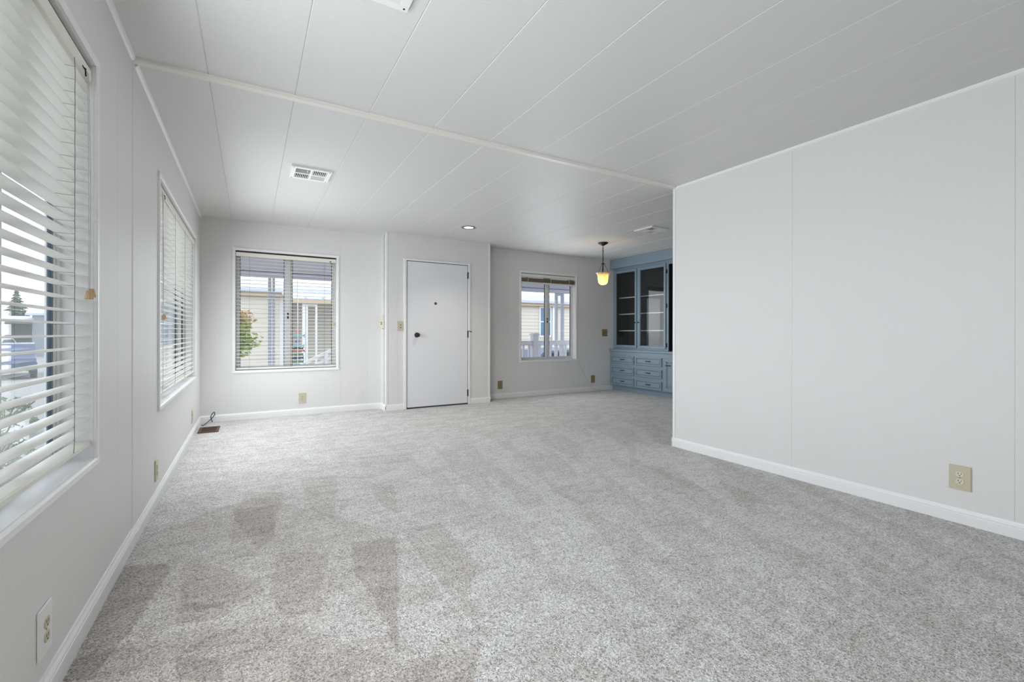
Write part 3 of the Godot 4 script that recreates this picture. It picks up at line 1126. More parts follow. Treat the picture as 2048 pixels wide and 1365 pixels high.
	baseboard("baseboard_right", "white moulded baseboard along the big plain wall", [[Vector3(XR, 0, ZM - 0.024), Vector3(XR, 0, ZE), Vector3.LEFT], [Vector3(XR - 0.012, 0, ZM - 0.012), Vector3(XR + 0.11, 0, ZM - 0.012), Vector3.FORWARD]])
	# ceiling strip and mouldings
	trim_bar(1, "cream batten across the ceiling at the marriage line", [Vector2(-0.033, 0), Vector2(-0.030, 0.008), Vector2(-0.020, 0.013), Vector2(0.020, 0.013), Vector2(0.030, 0.008), Vector2(0.033, 0)], [[Vector3(0, H, ZM), Vector3(XR + 0.11, H, ZM), Vector3.BACK, Vector3.DOWN]], M.strip_paint)
	var cove := [Vector2(0, 0), Vector2(0.015, 0), Vector2(0.0135, 0.008), Vector2(0.009, 0.016), Vector2(0.004, 0.0205), Vector2(0, 0.022)]
	trim_bar(2, "white cove moulding where the window wall meets the ceiling", cove, [[Vector3(0, H, 0), Vector3(0, H, ZM - 0.033), Vector3.RIGHT, Vector3.DOWN], [Vector3(0, H, ZM + 0.033), Vector3(0, H, ZE), Vector3.RIGHT, Vector3.DOWN]], M.trim_paint)
	trim_bar(3, "white cove moulding where the big plain wall meets the ceiling", cove, [[Vector3(XR, H, ZM), Vector3(XR, H, ZE), Vector3.LEFT, Vector3.DOWN]], M.trim_paint)
	var bead := [Vector2(-0.004, -0.004), Vector2(-0.004, 0.022), Vector2(0, 0.024), Vector2(0.003, 0.022), Vector2(0.003, 0.003), Vector2(0.022, 0.003), Vector2(0.024, 0), Vector2(0.022, -0.004)]
	trim_bar(4, "white corner beads at the entry bump-out", [Vector2(-0.005, 0.022), Vector2(-0.005, 0.002), Vector2(-0.002, -0.005), Vector2(0.022, -0.005), Vector2(0.022, 0), Vector2(0, 0), Vector2(0, 0.022)],
		[[Vector3(2.04, 0.08, 0.258), Vector3(2.04, H, 0.258), Vector3.RIGHT, Vector3.FORWARD], [Vector3(3.58, 0.08, 0.258), Vector3(3.58, H, 0.258), Vector3.LEFT, Vector3.FORWARD]], M.trim_paint)
	trim_bar(5, "white corner bead at the free end of the big plain wall", [Vector2(-0.005, 0.022), Vector2(-0.005, 0.002), Vector2(-0.002, -0.005), Vector2(0.022, -0.005), Vector2(0.022, 0), Vector2(0, 0), Vector2(0, 0.022)],
		[[Vector3(XR, 0.08, ZM - 0.013), Vector3(XR, H, ZM - 0.013), Vector3.RIGHT, Vector3.BACK]], M.trim_paint)
	trim_bar(6, "flat white batten on the window wall between the windows", [Vector2(-0.019, 0), Vector2(-0.009, 0.0035), Vector2(0.009, 0.0035), Vector2(0.019, 0)], [[Vector3(0, 0.088, ZM + 0.008), Vector3(0, H - 0.02, ZM + 0.008), Vector3.BACK, Vector3.RIGHT]], M.wall_paint)
	# windows
	window(1, "nearest wide three-pane window on the left wall", Vector3(0, 0, 5.14), PI / 2, 2.17, 0.573, 2.005, [-0.58, 0.58])
	window(2, "far wide three-pane window on the left wall", Vector3(0, 0, 1.65), PI / 2, 2.13, 0.573, 2.005, [-0.60, 0.60])
	window(3, "square two-pane window on the back wall left of the door", Vector3(0.9045, 0, 0), 0.0, 1.135, 0.575, 2.012, [0.003])
	window(4, "two-pane dining window with its blind pulled up", Vector3(4.837, 0, 0), 0.0, 1.116, 0.580, 2.014, [0.012])
	entry_door()


func small_things() -> void:
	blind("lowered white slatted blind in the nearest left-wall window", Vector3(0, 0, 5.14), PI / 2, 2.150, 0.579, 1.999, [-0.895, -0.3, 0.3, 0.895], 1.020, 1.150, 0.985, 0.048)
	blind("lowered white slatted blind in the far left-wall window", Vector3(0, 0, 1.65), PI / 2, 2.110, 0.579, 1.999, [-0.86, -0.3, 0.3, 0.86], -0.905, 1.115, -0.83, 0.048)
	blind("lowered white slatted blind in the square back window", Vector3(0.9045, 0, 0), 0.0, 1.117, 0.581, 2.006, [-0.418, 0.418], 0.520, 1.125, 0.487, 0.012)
	# raised blind
	var o := thing("window_blind", "raised blind bunched at the top of the dining window", "blind", Vector3(4.837, 0, 0), 0.0, "slatted window blinds")
	bx("headrail", Vector3(-0.548, 1.950, -0.058), Vector3(0.548, 2.000, -0.005), M.rail_cream, o, 0.003)
	var m := slat_mesh(1.088)
	for i in 19:
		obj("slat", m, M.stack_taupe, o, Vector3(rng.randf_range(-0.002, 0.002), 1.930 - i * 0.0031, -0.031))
	bx("bottom_rail", Vector3(-0.544, 1.846, -0.056), Vector3(0.544, 1.868, -0.006), M.rail_cream, o, 0.003)
	for x: float in [-0.42, 0.03, 0.42]:
		bx("ladder_tape", Vector3(x - 0.004, 1.866, -0.0585), Vector3(x + 0.004, 1.952, -0.0045), M.cord, o)
	var s := st()
	tube(s, smooth([Vector3(0.525, 1.95, -0.002), Vector3(0.540, 1.55, 0.014), Vector3(0.552, 1.18, 0.016), Vector3(0.545, 1.13, 0.016)]), 0.002, 6)
	obj("lift_cord", s, M.cable_white, o)
	# outlets and switches
	outlet("white jumbo outlet with ivory sockets low under the nearest window", Vector3(0.001, 0.215, 4.518), PI / 2, 0.092, 0.132, M.plate_white, M.plate_beige)
	outlet("beige outlet between the two left-wall windows, above the baseboard", Vector3(0.001, 0.202, 2.800), PI / 2, 0.086, 0.126, M.plate_beige, M.plate_beige)
	outlet("beige outlet on the left wall nearest the far corner", Vector3(0.001, 0.208, 0.835), PI / 2, 0.086, 0.126, M.plate_beige, M.plate_beige)
	outlet("beige outlet below the square back window", Vector3(1.061, 0.209, 0.001), 0.0, 0.086, 0.126, M.plate_beige, M.plate_beige)
	outlet("tan outlet on the dining wall right beside the entry bump-out", Vector3(3.895, 0.213, 0.001), 0.0, 0.088, 0.130, M.plate_tan, M.plate_tan)
	outlet("tan outlet on the dining wall next to the hutch", Vector3(5.777, 0.212, 0.001), 0.0, 0.088, 0.130, M.plate_tan, M.plate_tan)
	outlet("large beige outlet with ivory sockets on the big plain wall", Vector3(XR - 0.001, 0.248, 5.337), -PI / 2, 0.092, 0.131, M.plate_beige, M.plate_cream)
	switch_plate("beige plate with two small stacked switches left of the entry door", Vector3(2.229, 1.122, 0.259), 0.081, 0.127, M.plate_beige, [Vector2(0.004, 0.017), Vector2(0.004, -0.020)])
	switch_plate("tan double switch plate between dining window and hutch", Vector3(6.050, 1.037, 0.001), 0.125, 0.127, M.plate_tan, [Vector2(-0.023, 0.0), Vector2(0.023, 0.0)])
	# thermostat on the side of the bump-out
	o = thing("thermostat", "cream thermostat box with two black windows on the bump-out side", "thermostat", Vector3(2.040, 1.165, 0.125))
	bx("case", Vector3(-0.030, -0.076, -0.058), Vector3(0.0, 0.098, 0.058), M.plate_cream, o, 0.004)
	bx("window", Vector3(-0.0315, -0.004, 0.000), Vector3(-0.029, 0.012, 0.042), M.slot_black, o)
	bx("window", Vector3(-0.0315, -0.026, 0.000), Vector3(-0.029, -0.010, 0.042), M.slot_black, o)
	s = st()
	lathe(s, [Vector2(0, 0), Vector2(0.007, 0), Vector2(0.006, 0.012), Vector2(0, 0.014)], Vector3(-0.014, -0.076, 0.035), 12, Vector3.DOWN)
	obj("lever", s, M.plate_beige, o)
	# ceiling registers
	ceiling_register("white ceiling vent between the left windows and the entry", Vector3(0.925, H, 2.150))
	ceiling_register("white ceiling vent cut off by the top edge of the picture", Vector3(0.895, H, 4.572))
	ceiling_register("white ceiling vent above the dining space near the hutch", Vector3(4.935, H, 2.133))
	# floor register
	o = thing("floor_register", "dark brown metal floor vent in the far left corner", "vent", Vector3(0.118, 0.0, 0.500))
	s = st()
	for p: Array in [[-0.092, -0.155, 0.092, -0.128], [-0.092, 0.128, 0.092, 0.155], [-0.092, -0.128, -0.066, 0.128], [0.066, -0.128, 0.092, 0.128]]:
		cbox(s, Vector3(p[0], 0.001, p[1]), Vector3(p[2], 0.009, p[3]), 0.002)
	obj("rim", s, M.register_brown, o)
	duct(o, 0.0635, 0.1255, 0.0, -0.19)
	for i in 12:
		bx("louvre", Vector3(-0.066, 0.002, -0.119 + i * 0.0216 - 0.003), Vector3(0.066, 0.0075, -0.119 + i * 0.0216 + 0.003), M.register_brown, o, 0.001)
	# cables
	s = st()
	tube(s, smooth([Vector3(0.030, 0.012, 0.225), Vector3(0.045, 0.008, 0.235), Vector3(0.062, 0.015, 0.19), Vector3(0.085, 0.026, 0.11), Vector3(0.112, 0.048, 0.06), Vector3(0.138, 0.082, 0.05), Vector3(0.143, 0.108, 0.046), Vector3(0.134, 0.117, 0.044), Vector3(0.113, 0.090, 0.042), Vector3(0.105, 0.066, 0.044), Vector3(0.110, 0.040, 0.046), Vector3(0.121, 0.007, 0.055)]), 0.0042, 8)
	var cb := obj("coax_cable", s, M.cable_black)
	tag(cb, "black coax cable looped up from the carpet in the far corner", "cable")
	s = st()
	tube(s, smooth([Vector3(5.452, 0.545, 0.004), Vector3(5.49, 0.45, 0.004), Vector3(5.56, 0.335, 0.004), Vector3(5.64, 0.215, 0.005), Vector3(5.72, 0.10, 0.014), Vector3(5.80, 0.030, 0.017), Vector3(5.90, 0.006, 0.022), Vector3(5.99, 0.005, 0.026)]), 0.0028, 6)
	cb = obj("wall_cable", s, M.cable_white)
	tag(cb, "thin white cable drooping from the dining window to the baseboard", "cable")


# ------------------------------------------------------------------ outdoors
func siding(s: SurfaceTool, x0: float, x1: float, y0: float, y1: float, z: float, lap: float) -> void:
	var y := y0
	while y < y1 - 0.001:
		var t := minf(y + lap, y1)
		extrude(s, [Vector2(0, y), Vector2(0.016, y), Vector2(0.018, y + 0.006), Vector2(0.003, t), Vector2(0, t)], Vector3(x0, 0, z), Vector3(x1, 0, z), Vector3.BACK, Vector3.UP)
		y = t


func car(called: String, label: String, at: Vector3, turn: float, body: Material, group: String) -> void:
	var o := thing(called, label, "car", at, turn, group)
	var side := [Vector2(-2.2, 0.35), Vector2(-2.2, 0.72), Vector2(-2.1, 0.86), Vector2(-1.1, 0.98), Vector2(-0.5, 1.42), Vector2(1.0, 1.46), Vector2(1.75, 1.05), Vector2(2.15, 0.98), Vector2(2.25, 0.60), Vector2(2.2, 0.35)]
	var s := st()
	extrude(s, side, Vector3(0, 0, -0.86), Vector3(0, 0, 0.86), Vector3.RIGHT, Vector3.UP)
	obj("body", s, body, o)
	var glass := [Vector2(-0.92, 1.00), Vector2(-0.44, 1.36), Vector2(0.95, 1.39), Vector2(1.5, 1.06)]
	for sg: float in [-1.0, 1.0]:
		s = st()
		extrude(s, glass, Vector3(0, 0, sg * 0.855), Vector3(0, 0, sg * 0.868), Vector3.RIGHT, Vector3.UP)
		obj("side_window", s, M.car_glass, o)
	for x: float in [-1.4, 1.4]:
		for sg: float in [-1.0, 1.0]:
			s = st()
			lathe(s, [Vector2(0, 0.10), Vector2(0.20, 0.10), Vector2(0.32, 0.10), Vector2(0.33, 0.0), Vector2(0.32, -0.10), Vector2(0, -0.10)], Vector3(x, 0.33, sg * 0.80), 20, Vector3(0, 0, 1))
			obj("wheel", s, M.tyre, o)
	for sg: float in [-1.0, 1.0]:
		bx("tail_lamp", Vector3(2.17, 0.72, sg * 0.66 - 0.14), Vector3(2.245, 0.86, sg * 0.66 + 0.14), M.tail_red, o, 0.02)


func maple_leaf() -> ArrayMesh:
	var s := st()
	var p := [Vector2(0, -0.5), Vector2(0.12, -0.15), Vector2(0.42, -0.22), Vector2(0.34, 0.0), Vector2(0.55, 0.22), Vector2(0.22, 0.2), Vector2(0, 0.6), Vector2(-0.22, 0.2), Vector2(-0.55, 0.22), Vector2(-0.34, 0.0), Vector2(-0.42, -0.22), Vector2(-0.12, -0.15)]
	for i in p.size():
		var a: Vector2 = p[i]
		var b: Vector2 = p[(i + 1) % p.size()]
		tri(s, Vector3.ZERO, Vector3(a.x, 0.08 * absf(a.x), a.y), Vector3(b.x, 0.08 * absf(b.x), b.y), Vector3.UP)
	return s.commit()


func leaves(parent: Node, mesh: Mesh, where: Array, size: float, colors: Array) -> void:
	var mm := MultiMesh.new()
	mm.transform_format = MultiMesh.TRANSFORM_3D
	mm.use_colors = true
	mm.mesh = mesh
	mm.instance_count = where.size()
	for i in where.size():
		var b := Basis.from_euler(Vector3(rng.randf_range(-0.9, 0.9), rng.randf() * TAU, rng.randf_range(-0.9, 0.9))).scaled(Vector3.ONE * size * rng.randf_range(0.7, 1.25))
		mm.set_instance_transform(i, Transform3D(b, where[i]))
		mm.set_instance_color(i, colors[i])
	var o := MultiMeshInstance3D.new()
	o.multimesh = mm
	o.material_override = M.leaf
	o.set_meta("kind", "stuff")
	put(o, "foliage", parent)


func outdoors() -> void:
	var g := setting("ground", "pale paved ground between the homes", "ground")
	bx("paving", Vector3(-60, -1.1, -110), Vector3(60, -0.9, 60), M.ground, g)
	# deck outside the door, with its white railing
	g = setting("porch_deck", "raised porch deck outside the entry door", "deck")
	for i in 9:
		bx("plank", Vector3(1.8, -0.10, -1.62 + i * 0.14), Vector3(7.8, -0.06, -1.485 + i * 0.14), M.concrete, g, 0.004)
	var o := thing("porch_railing", "white vinyl porch railing with square post outside the dining window", "railing", Vector3(0, -0.06, -1.35))
	for x: float in [5.415, 7.6, 3.0]:
		var p := bx("post", Vector3(x - 0.062, 0, -0.062), Vector3(x + 0.062, 1.045, 0.062), M.vinyl_white, o, 0.006)
		var s := st()
		extrude(s, [Vector2(-0.078, 0), Vector2(0.078, 0), Vector2(0.078, 0.018), Vector2(0.03, 0.045), Vector2(-0.03, 0.045), Vector2(-0.078, 0.018)], Vector3(0, 0.5225, -0.078), Vector3(0, 0.5225, 0.078), Vector3.RIGHT, Vector3.UP)
		obj("post_cap", s, M.vinyl_white, p)
	for r: Array in [[3.062, 5.353], [5.477, 7.538]]:
		bx("top_rail", Vector3(r[0], 0.845, -0.045), Vector3(r[1], 0.935, 0.045), M.vinyl_white, o, 0.006)
		bx("bottom_rail", Vector3(r[0], 0.08, -0.03), Vector3(r[1], 0.15, 0.03), M.vinyl_white, o, 0.006)
		var n := int((r[1] - r[0]) / 0.128)
		for i in n:
			var x: float = r[0] + (i + 0.5) * (r[1] - r[0]) / n
			bx("picket", Vector3(x - 0.019, 0.15, -0.019), Vector3(x + 0.019, 0.845, 0.019), M.vinyl_white, o, 0.002)
	# awning over the side yard
	o = thing("patio_awning", "pale blue-grey metal patio awning on paired posts along the back of the home", "awning", Vector3(0, 0, 0))
	for i in 26:
		var x := -1.0 + i * 0.40
		var s := st()
		extrude(s, [Vector2(0, 0), Vector2(0.398, 0), Vector2(0.402, 0.004), Vector2(0.402, 0.02), Vector2(0.03, 0.02), Vector2(0.03, 0.045), Vector2(0, 0.045)], Vector3(x, 2.34, -0.16), Vector3(x, 2.075, -2.7), Vector3.RIGHT, Vector3.UP)
		obj("roof_pan", s, M.awning_blue, o)
	bx("beam", Vector3(-1.0, 1.990, -2.66), Vector3(9.4, 2.072, -2.60), M.awning_blue, o, 0.004)
	bx("gutter", Vector3(-1.0, 2.00, -2.80), Vector3(9.4, 2.10, -2.70), M.awning_blue, o, 0.006)
	for p: Array in [[0.760, 0.812], [0.826, 0.866], [6.838, 6.898], [7.012, 7.082]]:
		bx("post", Vector3(p[0], -0.9, -2.66), Vector3(p[1], 1.99, -2.60), M.awning_post, o, 0.004)
	bx("post_head", Vector3(6.84, 1.93, -2.655), Vector3(7.08, 1.985, -2.605), M.awning_post, o, 0.004)
	# home across the yard
	o = thing("neighbour_home", "cream-sided manufactured home with white metal roof across the yard", "house", Vector3(0, 0, -8))
	var s := st()
	siding(s, -2.6, 1.3, -0.6, 2.12, 0, 0.127)
	siding(s, 1.3, 7.9, -0.6, 2.12, -0.9, 0.127)
	siding(s, 7.9, 15.0, -0.6, 2.12, 0, 0.127)
	var sd := obj("siding", s, M.siding_cream, o)
	sd.set_meta("kind", "stuff")
	bx("wall_body", Vector3(-2.6, -0.9, -5.0), Vector3(15.0, 2.12, -0.92), M.siding_cream, o)
	bx("wall_body", Vector3(-2.6, -0.9, -0.95), Vector3(1.3, 2.12, -0.002), M.siding_cream, o)
	bx("wall_body", Vector3(7.9, -0.9, -0.95), Vector3(15.0, 2.12, -0.002), M.siding_cream, o)
	bx("corner_board", Vector3(1.22, -0.8, -0.01), Vector3(1.31, 2.12, 0.025), M.gutter_white, o)
	bx("fascia", Vector3(-2.8, 2.03, 0.12), Vector3(15.2, 2.13, 0.16), M.fascia_tan, o)
	bx("gutter", Vector3(-2.8, 2.13, 0.14), Vector3(15.2, 2.235, 0.25), M.awning_post, o, 0.01)
	s = st()
	extrude(s, [Vector2(0.2, 2.20), Vector2(0.2, 2.24), Vector2(-2.5, 2.72), Vector2(-5.4, 2.24), Vector2(-5.4, 2.20)], Vector3(-2.9, 0, 0), Vector3(15.3, 0, 0), Vector3.BACK, Vector3.UP)
	obj("roof", s, M.roof_white, o)
	for i in 45:
		var x := -2.8 + i * 0.4
		s = st()
		extrude(s, [Vector2(-0.012, 0), Vector2(0.012, 0), Vector2(0.012, 0.03), Vector2(-0.012, 0.03)], Vector3(x, 2.235, 0.2), Vector3(x, 2.715, -2.5), Vector3.RIGHT, Vector3.UP)
		obj("roof_rib", s, M.roof_white, o)
	# its windows
	for w: Array in [[9.98, 10.42, 0.93, 1.97], [-2.1, -1.15, 0.7, 1.8], [12.4, 13.6, 0.7, 1.8]]:
		var fr := st()
		for p: Array in [[w[0] - 0.06, w[2] - 0.06, w[0], w[3] + 0.06], [w[1], w[2] - 0.06, w[1] + 0.06, w[3] + 0.06], [w[0], w[2] - 0.06, w[1], w[2]], [w[0], w[3], w[1], w[3] + 0.06], [w[0], (w[2] + w[3]) / 2 - 0.02, w[1], (w[2] + w[3]) / 2 + 0.02]]:
			cbox(fr, Vector3(p[0], p[1], 0.0), Vector3(p[2], p[3], 0.05), 0.004)
		var wo := obj("window", fr, M.gutter_white, o)
		bx("pane", Vector3(w[0], w[2], 0.018), Vector3(w[1], w[3], 0.026), M.outdoor_glass, wo)
	bx("downspout", Vector3(10.50, -0.8, 0.02), Vector3(10.62, 2.13, 0.09), M.gutter_white, o, 0.01)
	# its covered porch
	s = st()
	extrude(s, [Vector2(1.75, 1.86), Vector2(1.75, 1.90), Vector2(0.0, 2.20), Vector2(0.0, 2.16)], Vector3(1.25, 0, 0), Vector3(6.0, 0, 0), Vector3.BACK, Vector3.UP)
	obj("porch_roof", s, M.roof_white, o)
	for i in 12:
		var x := 1.3 + i * 0.41
		s = st()
		extrude(s, [Vector2(-0.03, 0), Vector2(0.03, 0), Vector2(0.02, 0.04), Vector2(-0.02, 0.04)], Vector3(x, 1.895, 1.75), Vector3(x, 2.195, 0.0), Vector3.RIGHT, Vector3.UP)
		obj("porch_roof_rib", s, M.roof_white, o)
	bx("porch_fascia", Vector3(1.25, 1.775, 1.70), Vector3(6.0, 1.875, 1.75), M.fascia_tan, o)
	for p: Array in [[1.640, 1.708], [1.722, 1.768], [1.944, 1.990], [5.8, 5.88]]:
		bx("porch_post", Vector3(p[0], -0.9, 1.62), Vector3(p[1], 1.775, 1.68), M.gutter_white, o, 0.004)
	bx("porch_lintel", Vector3(1.70, 1.72, 1.63), Vector3(1.99, 1.765, 1.67), M.gutter_white, o)
	# white stair rail in front of that porch
	o = thing("stair_railing", "white sloping stair railing in front of the home across the yard", "railing", Vector3(0, 0, -5))
	for dy: float in [0.0, -0.17, -0.36]:
		s = st()
		extrude(s, [Vector2(-0.03, -0.03), Vector2(0.03, -0.03), Vector2(0.03, 0.03), Vector2(-0.03, 0.03)], Vector3(1.45, 0.28 + dy, 0), Vector3(3.0, 1.06 + dy, 0), Vector3.BACK, Vector3(-0.45, 0.89, 0))
		obj("rail", s, M.gutter_white, o)
	for i in 4:
		var x := 1.6 + i * 0.42
		bx("baluster_post", Vector3(x - 0.035, -0.9, -0.035), Vector3(x + 0.035, 0.30 + (x - 1.45) * 0.503, 0.035), M.gutter_white, o, 0.004)
	# hanging string of coloured metal fish
	o = thing("garden_mobile", "hanging string of coloured fish ornaments outside the square window", "ornament", Vector3(1.33, 0, -4))
	s = st()
	tube(s, [Vector3(0, 2.1, 0), Vector3(0, 0.30, 0)], 0.006, 5)
	obj("cord", s, M.cord_grey, o)
	s = st()
	tube(s, [Vector3(0, 2.1, 0), Vector3(0, 2.12, 0.06), Vector3(0, 2.10, 0.12), Vector3(0, -0.9, 0.12)], 0.009, 6)
	obj("stand", s, M.gutter_white, o)
	var fish := [[1.04, "orn_red", 0.05, 0.4], [0.965, "orn_teal", 0.14, 0.1], [0.845, "orn_blue", 0.07, 0.9], [0.755, "orn_teal", 0.13, -0.2], [0.70, "orn_navy", 0.12, 0.3], [0.66, "orn_coral", 0.14, 0.0], [0.585, "orn_green", 0.12, -0.5], [0.51, "orn_navy", 0.13, 0.4], [0.43, "orn_green", 0.12, 0.2], [0.355, "orn_cyan", 0.14, -0.3], [0.33, "orn_orange", 0.12, 0.7]]
	for f: Array in fish:
		s = st()
		var pr := []
		for i in 9:
			var t := PI * i / 8
			pr.append(Vector2(0.030 * sin(t) + 0.001, -f[2] * 0.75 * cos(t)))
		lathe(s, pr, Vector3.ZERO, 10, Vector3.RIGHT)
		extrude(s, [Vector2(f[2] * 0.6, 0), Vector2(f[2] * 1.1, 0.04), Vector2(f[2] * 1.0, 0), Vector2(f[2] * 1.1, -0.04)], Vector3(0, 0, -0.004), Vector3(0, 0, 0.004), Vector3.RIGHT, Vector3.UP)
		var fo := obj("fish", s, M[f[1]], o, Vector3(0, f[0], 0))
		fo.rotation.y = f[3]
	# young maple
	o = thing("maple_tree", "young maple with green leaves turning orange outside the square window", "tree", Vector3(0.05, -0.9, -3.0))
	s = st()
	tube(s, smooth([Vector3(0, 0, 0), Vector3(0.03, 0.7, 0), Vector3(0.0, 1.4, 0.02), Vector3(0.1, 2.0, 0)]), 0.03, 8)
	for i in 16:
		var a := i * 2.4
		var y0 := 1.5 + 0.035 * i
		var d := Vector3(cos(a), 0.55, sin(a)) * (0.5 - 0.012 * i)
		tube(s, [Vector3(0.03, y0, 0), Vector3(0.03, y0, 0) + d * 0.55, Vector3(0.03, y0 + 0.05, 0) + d], 0.010, 5)
	obj("trunk", s, M.bark, o)
	var where := []
	var cols := []
	while where.size() < 2600:
		var p := Vector3(rng.randfn(0, 0.30), rng.randf_range(1.45, 2.32), rng.randfn(0, 0.28))
		var f := (p.y - 1.45) / 0.87
		var r := 0.62 * sin(PI * clampf(0.12 + 0.68 * f, 0.0, 1.0)) * (0.85 + 0.25 * sin(7.0 * f + 3.0 * atan2(p.z, p.x)))
		if Vector2(p.x - 0.06, p.z).length() > r:
			continue
		where.append(p)
		var tip := clampf((f - 0.52) * 2.2 + rng.randfn(0, 0.18), 0.0, 1.0)
		cols.append(Color(0.38, 0.52, 0.08).lerp(Color(0.80, 0.46, 0.26), tip).lerp(Color(0.70, 0.66, 0.14), rng.randf() * 0.4))
	leaves(o, maple_leaf(), where, 0.085, cols)
	# street side, seen through the left windows
	o = thing("grey_home", "grey-sided home with a carport far down the street", "house", Vector3(-14.8, -0.9, -45))
	s = st()
	siding(s, 0, 9, 0.5, 3.35, 0, 0.16)
	sd = obj("siding", s, M.siding_grey, o)
	sd.set_meta("kind", "stuff")
	bx("wall_body", Vector3(0, 0, -6), Vector3(9, 3.35, -0.002), M.siding_grey, o)
	s = st()
	extrude(s, [Vector2(0.4, 3.3), Vector2(0.4, 3.45), Vector2(-3, 4.2), Vector2(-6.4, 3.45), Vector2(-6.4, 3.3)], Vector3(-0.3, 0, 0), Vector3(9.3, 0, 0), Vector3.BACK, Vector3.UP)
	obj("roof", s, M.roof_white, o)
	s = st()
	extrude(s, [Vector2(2.0, 2.75), Vector2(2.0, 2.95), Vector2(-5.0, 3.35), Vector2(-5.0, 3.15)], Vector3(-7, 0, 0), Vector3(0.2, 0, 0), Vector3.BACK, Vector3.UP)
	obj("carport_roof", s, M.roof_white, o)
	for x: float in [-6.5, -3.9, -1.05, -1.75]:
		bx("carport_post", Vector3(x - 0.10, 0, 1.8), Vector3(x + 0.10, 2.76, 2.0), M.gutter_white, o)
	s = st()
	siding(s, -7, 0, 0.0, 3.1, -4.6, 0.16)
	var cs := obj("carport_back_siding", s, M.siding_grey, o)
	cs.set_meta("kind", "stuff")
	bx("carport_side", Vector3(-7.1, 0, -4.8), Vector3(-6.95, 3.0, 1.9), M.siding_grey, o)
	car("parked_car", "silver car parked under the far carport", Vector3(-15.6, -0.9, -40.4), 1.57, M.car_silver, "parked cars")
	car("parked_car", "blue car parked along the street outside the nearest window", Vector3(-8.6, -0.9, -21.5), 1.88, M.car_blue, "parked cars")
	car("parked_car", "slate-blue car parked behind the porch railing", Vector3(8.2, -0.9, -5.2), 0.0, M.car_slate, "parked cars")
	# low white curb wall and planting beside the home
	o = thing("garden_wall", "low white block wall outside the nearest window", "wall", Vector3(-3.1, -0.9, -4.8))
	for i in 7:
		bx("block", Vector3(-2.9 + i * 0.45, 0.0, -0.08), Vector3(-2.46 + i * 0.45, 0.42, 0.08), M.gutter_white, o, 0.01)
	var lm := maple_leaf()
	for b: Array in [["leafy green shrub just outside the nearest window", Vector3(-2.05, -0.9, -0.9), 0.95, 0.42], ["low green shrub beside the block wall on the left", Vector3(-3.4, -0.9, -5.6), 0.7, 0.5]]:
		o = thing("garden_shrub", b[0], "shrub", b[1], 0.0, "street-side shrubs")
		s = st()
		for i in 12:
			var a := i * 2.4
			tube(s, [Vector3.ZERO, Vector3(cos(a) * 0.15, b[2] * 0.55, sin(a) * 0.15), Vector3(cos(a) * b[3] * 0.8, b[2] * 0.9, sin(a) * b[3] * 0.8)], 0.008, 5)
		obj("stems", s, M.bark, o)
		where = []
		cols = []
		while where.size() < 420:
			var p := Vector3(rng.randf_range(-1, 1), rng.randf_range(0.1, 1.0), rng.randf_range(-1, 1))
			if Vector3(p.x, (p.y - 0.5) * 1.6, p.z).length() > 1.0:
				continue
			where.append(Vector3(p.x * b[3], p.y * b[2], p.z * b[3]))
			cols.append(Color(0.08, 0.16, 0.07).lerp(Color(0.22, 0.34, 0.16), rng.randf()))
		leaves(o, lm, where, 0.10, cols)
	# conifer far away
	o = thing("spruce_tree", "dark spruce standing far behind the grey home", "tree", Vector3(-23.6, -0.9, -70))
	s = st()
	tube(s, [Vector3(0, 0, 0), Vector3(0, 6.9, 0)], 0.16, 8)
	obj("trunk", s, M.bark, o)
	s = st()
	for i in 16:
		var y := 1.6 + i * 0.34
		var r := 2.5 * (1.0 - i / 16.5)
		var n := 11
		for k in n:
			var a := TAU * k / n + i * 0.7
			var rr := r * rng.randf_range(0.75, 1.15)
			var d := Vector3(cos(a), 0, sin(a))
			var w := Vector3(-sin(a), 0, cos(a)) * 0.28 * r
			var tip := d * rr + Vector3(0, y - 0.25 * rr, 0)
			var root := Vector3(0, y + 0.35, 0)
			var mid := d * rr * 0.6 + Vector3(0, y, 0)
			tri(s, root, mid + w, tip, Vector3.UP)
			tri(s, root, mid - w, tip, Vector3.UP)
			tri(s, mid + w, tip, mid - w - Vector3(0, 0.2, 0), Vector3.UP)
	var fo := obj("foliage", s, M.spruce, o)
	fo.set_meta("kind", "stuff")


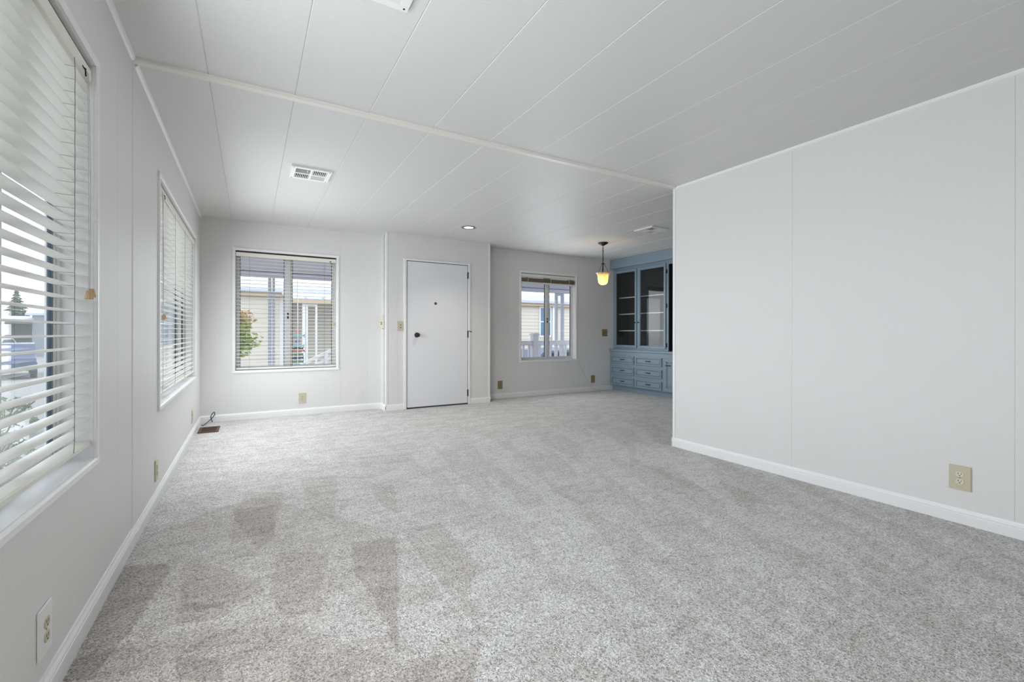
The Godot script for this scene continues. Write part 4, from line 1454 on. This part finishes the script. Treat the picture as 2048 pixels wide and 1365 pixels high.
# Unseen lights added inside one window to boost its daylight: soft strips across the opening, turned down a little because the sky is above.
func added_window_light(called: String, at: Vector3, turn: float, w: float, h: float, e: float, down: float, n := 4) -> void:
	for k in n:
		var l := AreaLight3D.new()
		l.name = "%s_%d" % [called, k + 1]
		l.area_size = Vector2(w, h / n)
		l.area_normalize_energy = false
		l.light_energy = e
		l.light_color = Color(0.96, 0.98, 1.0)
		l.area_range = 20.0
		l.area_attenuation = 2.0
		l.shadow_enabled = true
		var y := at.y + h * ((k + 0.5) / n - 0.5)
		var out := Vector3(sin(turn), 0, cos(turn))
		l.position = Vector3(at.x, y, at.z) + out * (0.5 * h / n * sin(down))
		l.rotation = Vector3(-down, turn + PI, 0)       # shines along its own -z, into the room
		add_child(l)


func _ready() -> void:
	rng.seed = 11
	# camera: level, lens shifted a little, 94 degrees across
	var cam := Camera3D.new()
	cam.name = "camera"
	cam.projection = Camera3D.PROJECTION_FRUSTUM
	cam.near = 0.05
	cam.far = 300.0
	cam.size = 2.0 * cam.near * 682.5 / 903.1568
	cam.frustum_offset = Vector2(0.0, cam.near * (665.9623 - 682.5) / 903.1568)
	cam.position = Vector3(0.4916, 1.0343, 6.2391)
	cam.rotation = Vector3(0, -0.5257, 0.0014)
	cam.current = true
	add_child(cam)
	# overcast sky
	var sky := ProceduralSkyMaterial.new()
	sky.sky_top_color = Color(0.86, 0.90, 0.95)
	sky.sky_horizon_color = Color(0.95, 0.96, 0.97)
	sky.ground_bottom_color = Color(0.6, 0.6, 0.6)
	sky.ground_horizon_color = Color(0.8, 0.8, 0.8)
	sky.sky_energy_multiplier = 1.5
	var env := Environment.new()
	env.background_mode = Environment.BG_SKY
	env.sky = Sky.new()
	env.sky.sky_material = sky
	env.tonemap_mode = Environment.TONE_MAPPER_LINEAR
	env.tonemap_exposure = 1.1
	env.sdfgi_enabled = true
	env.ssao_enabled = true
	env.ssil_enabled = true
	var we := WorldEnvironment.new()
	we.name = "environment"
	we.environment = env
	add_child(we)
	# unseen area lights added in front of the blinds and panes to brighten the room
	added_window_light("near_window_added_light", Vector3(0.03, 1.29, 5.14), PI / 2, 2.10, 1.40, 1.28, 0.1)
	added_window_light("far_window_added_light", Vector3(0.03, 1.29, 1.65), PI / 2, 2.06, 1.40, 1.1, 0.36)
	added_window_light("square_window_added_light", Vector3(0.9045, 1.29, 0.03), 0.0, 1.08, 1.40, 0.7, 0.6)
	added_window_light("dining_window_added_light", Vector3(4.837, 1.23, 0.03), 0.0, 1.06, 1.24, 1.05, 0.0, 1)
	materials()
	room()
	hutch()
	pendant()
	downlight()
	small_things()
	outdoors()
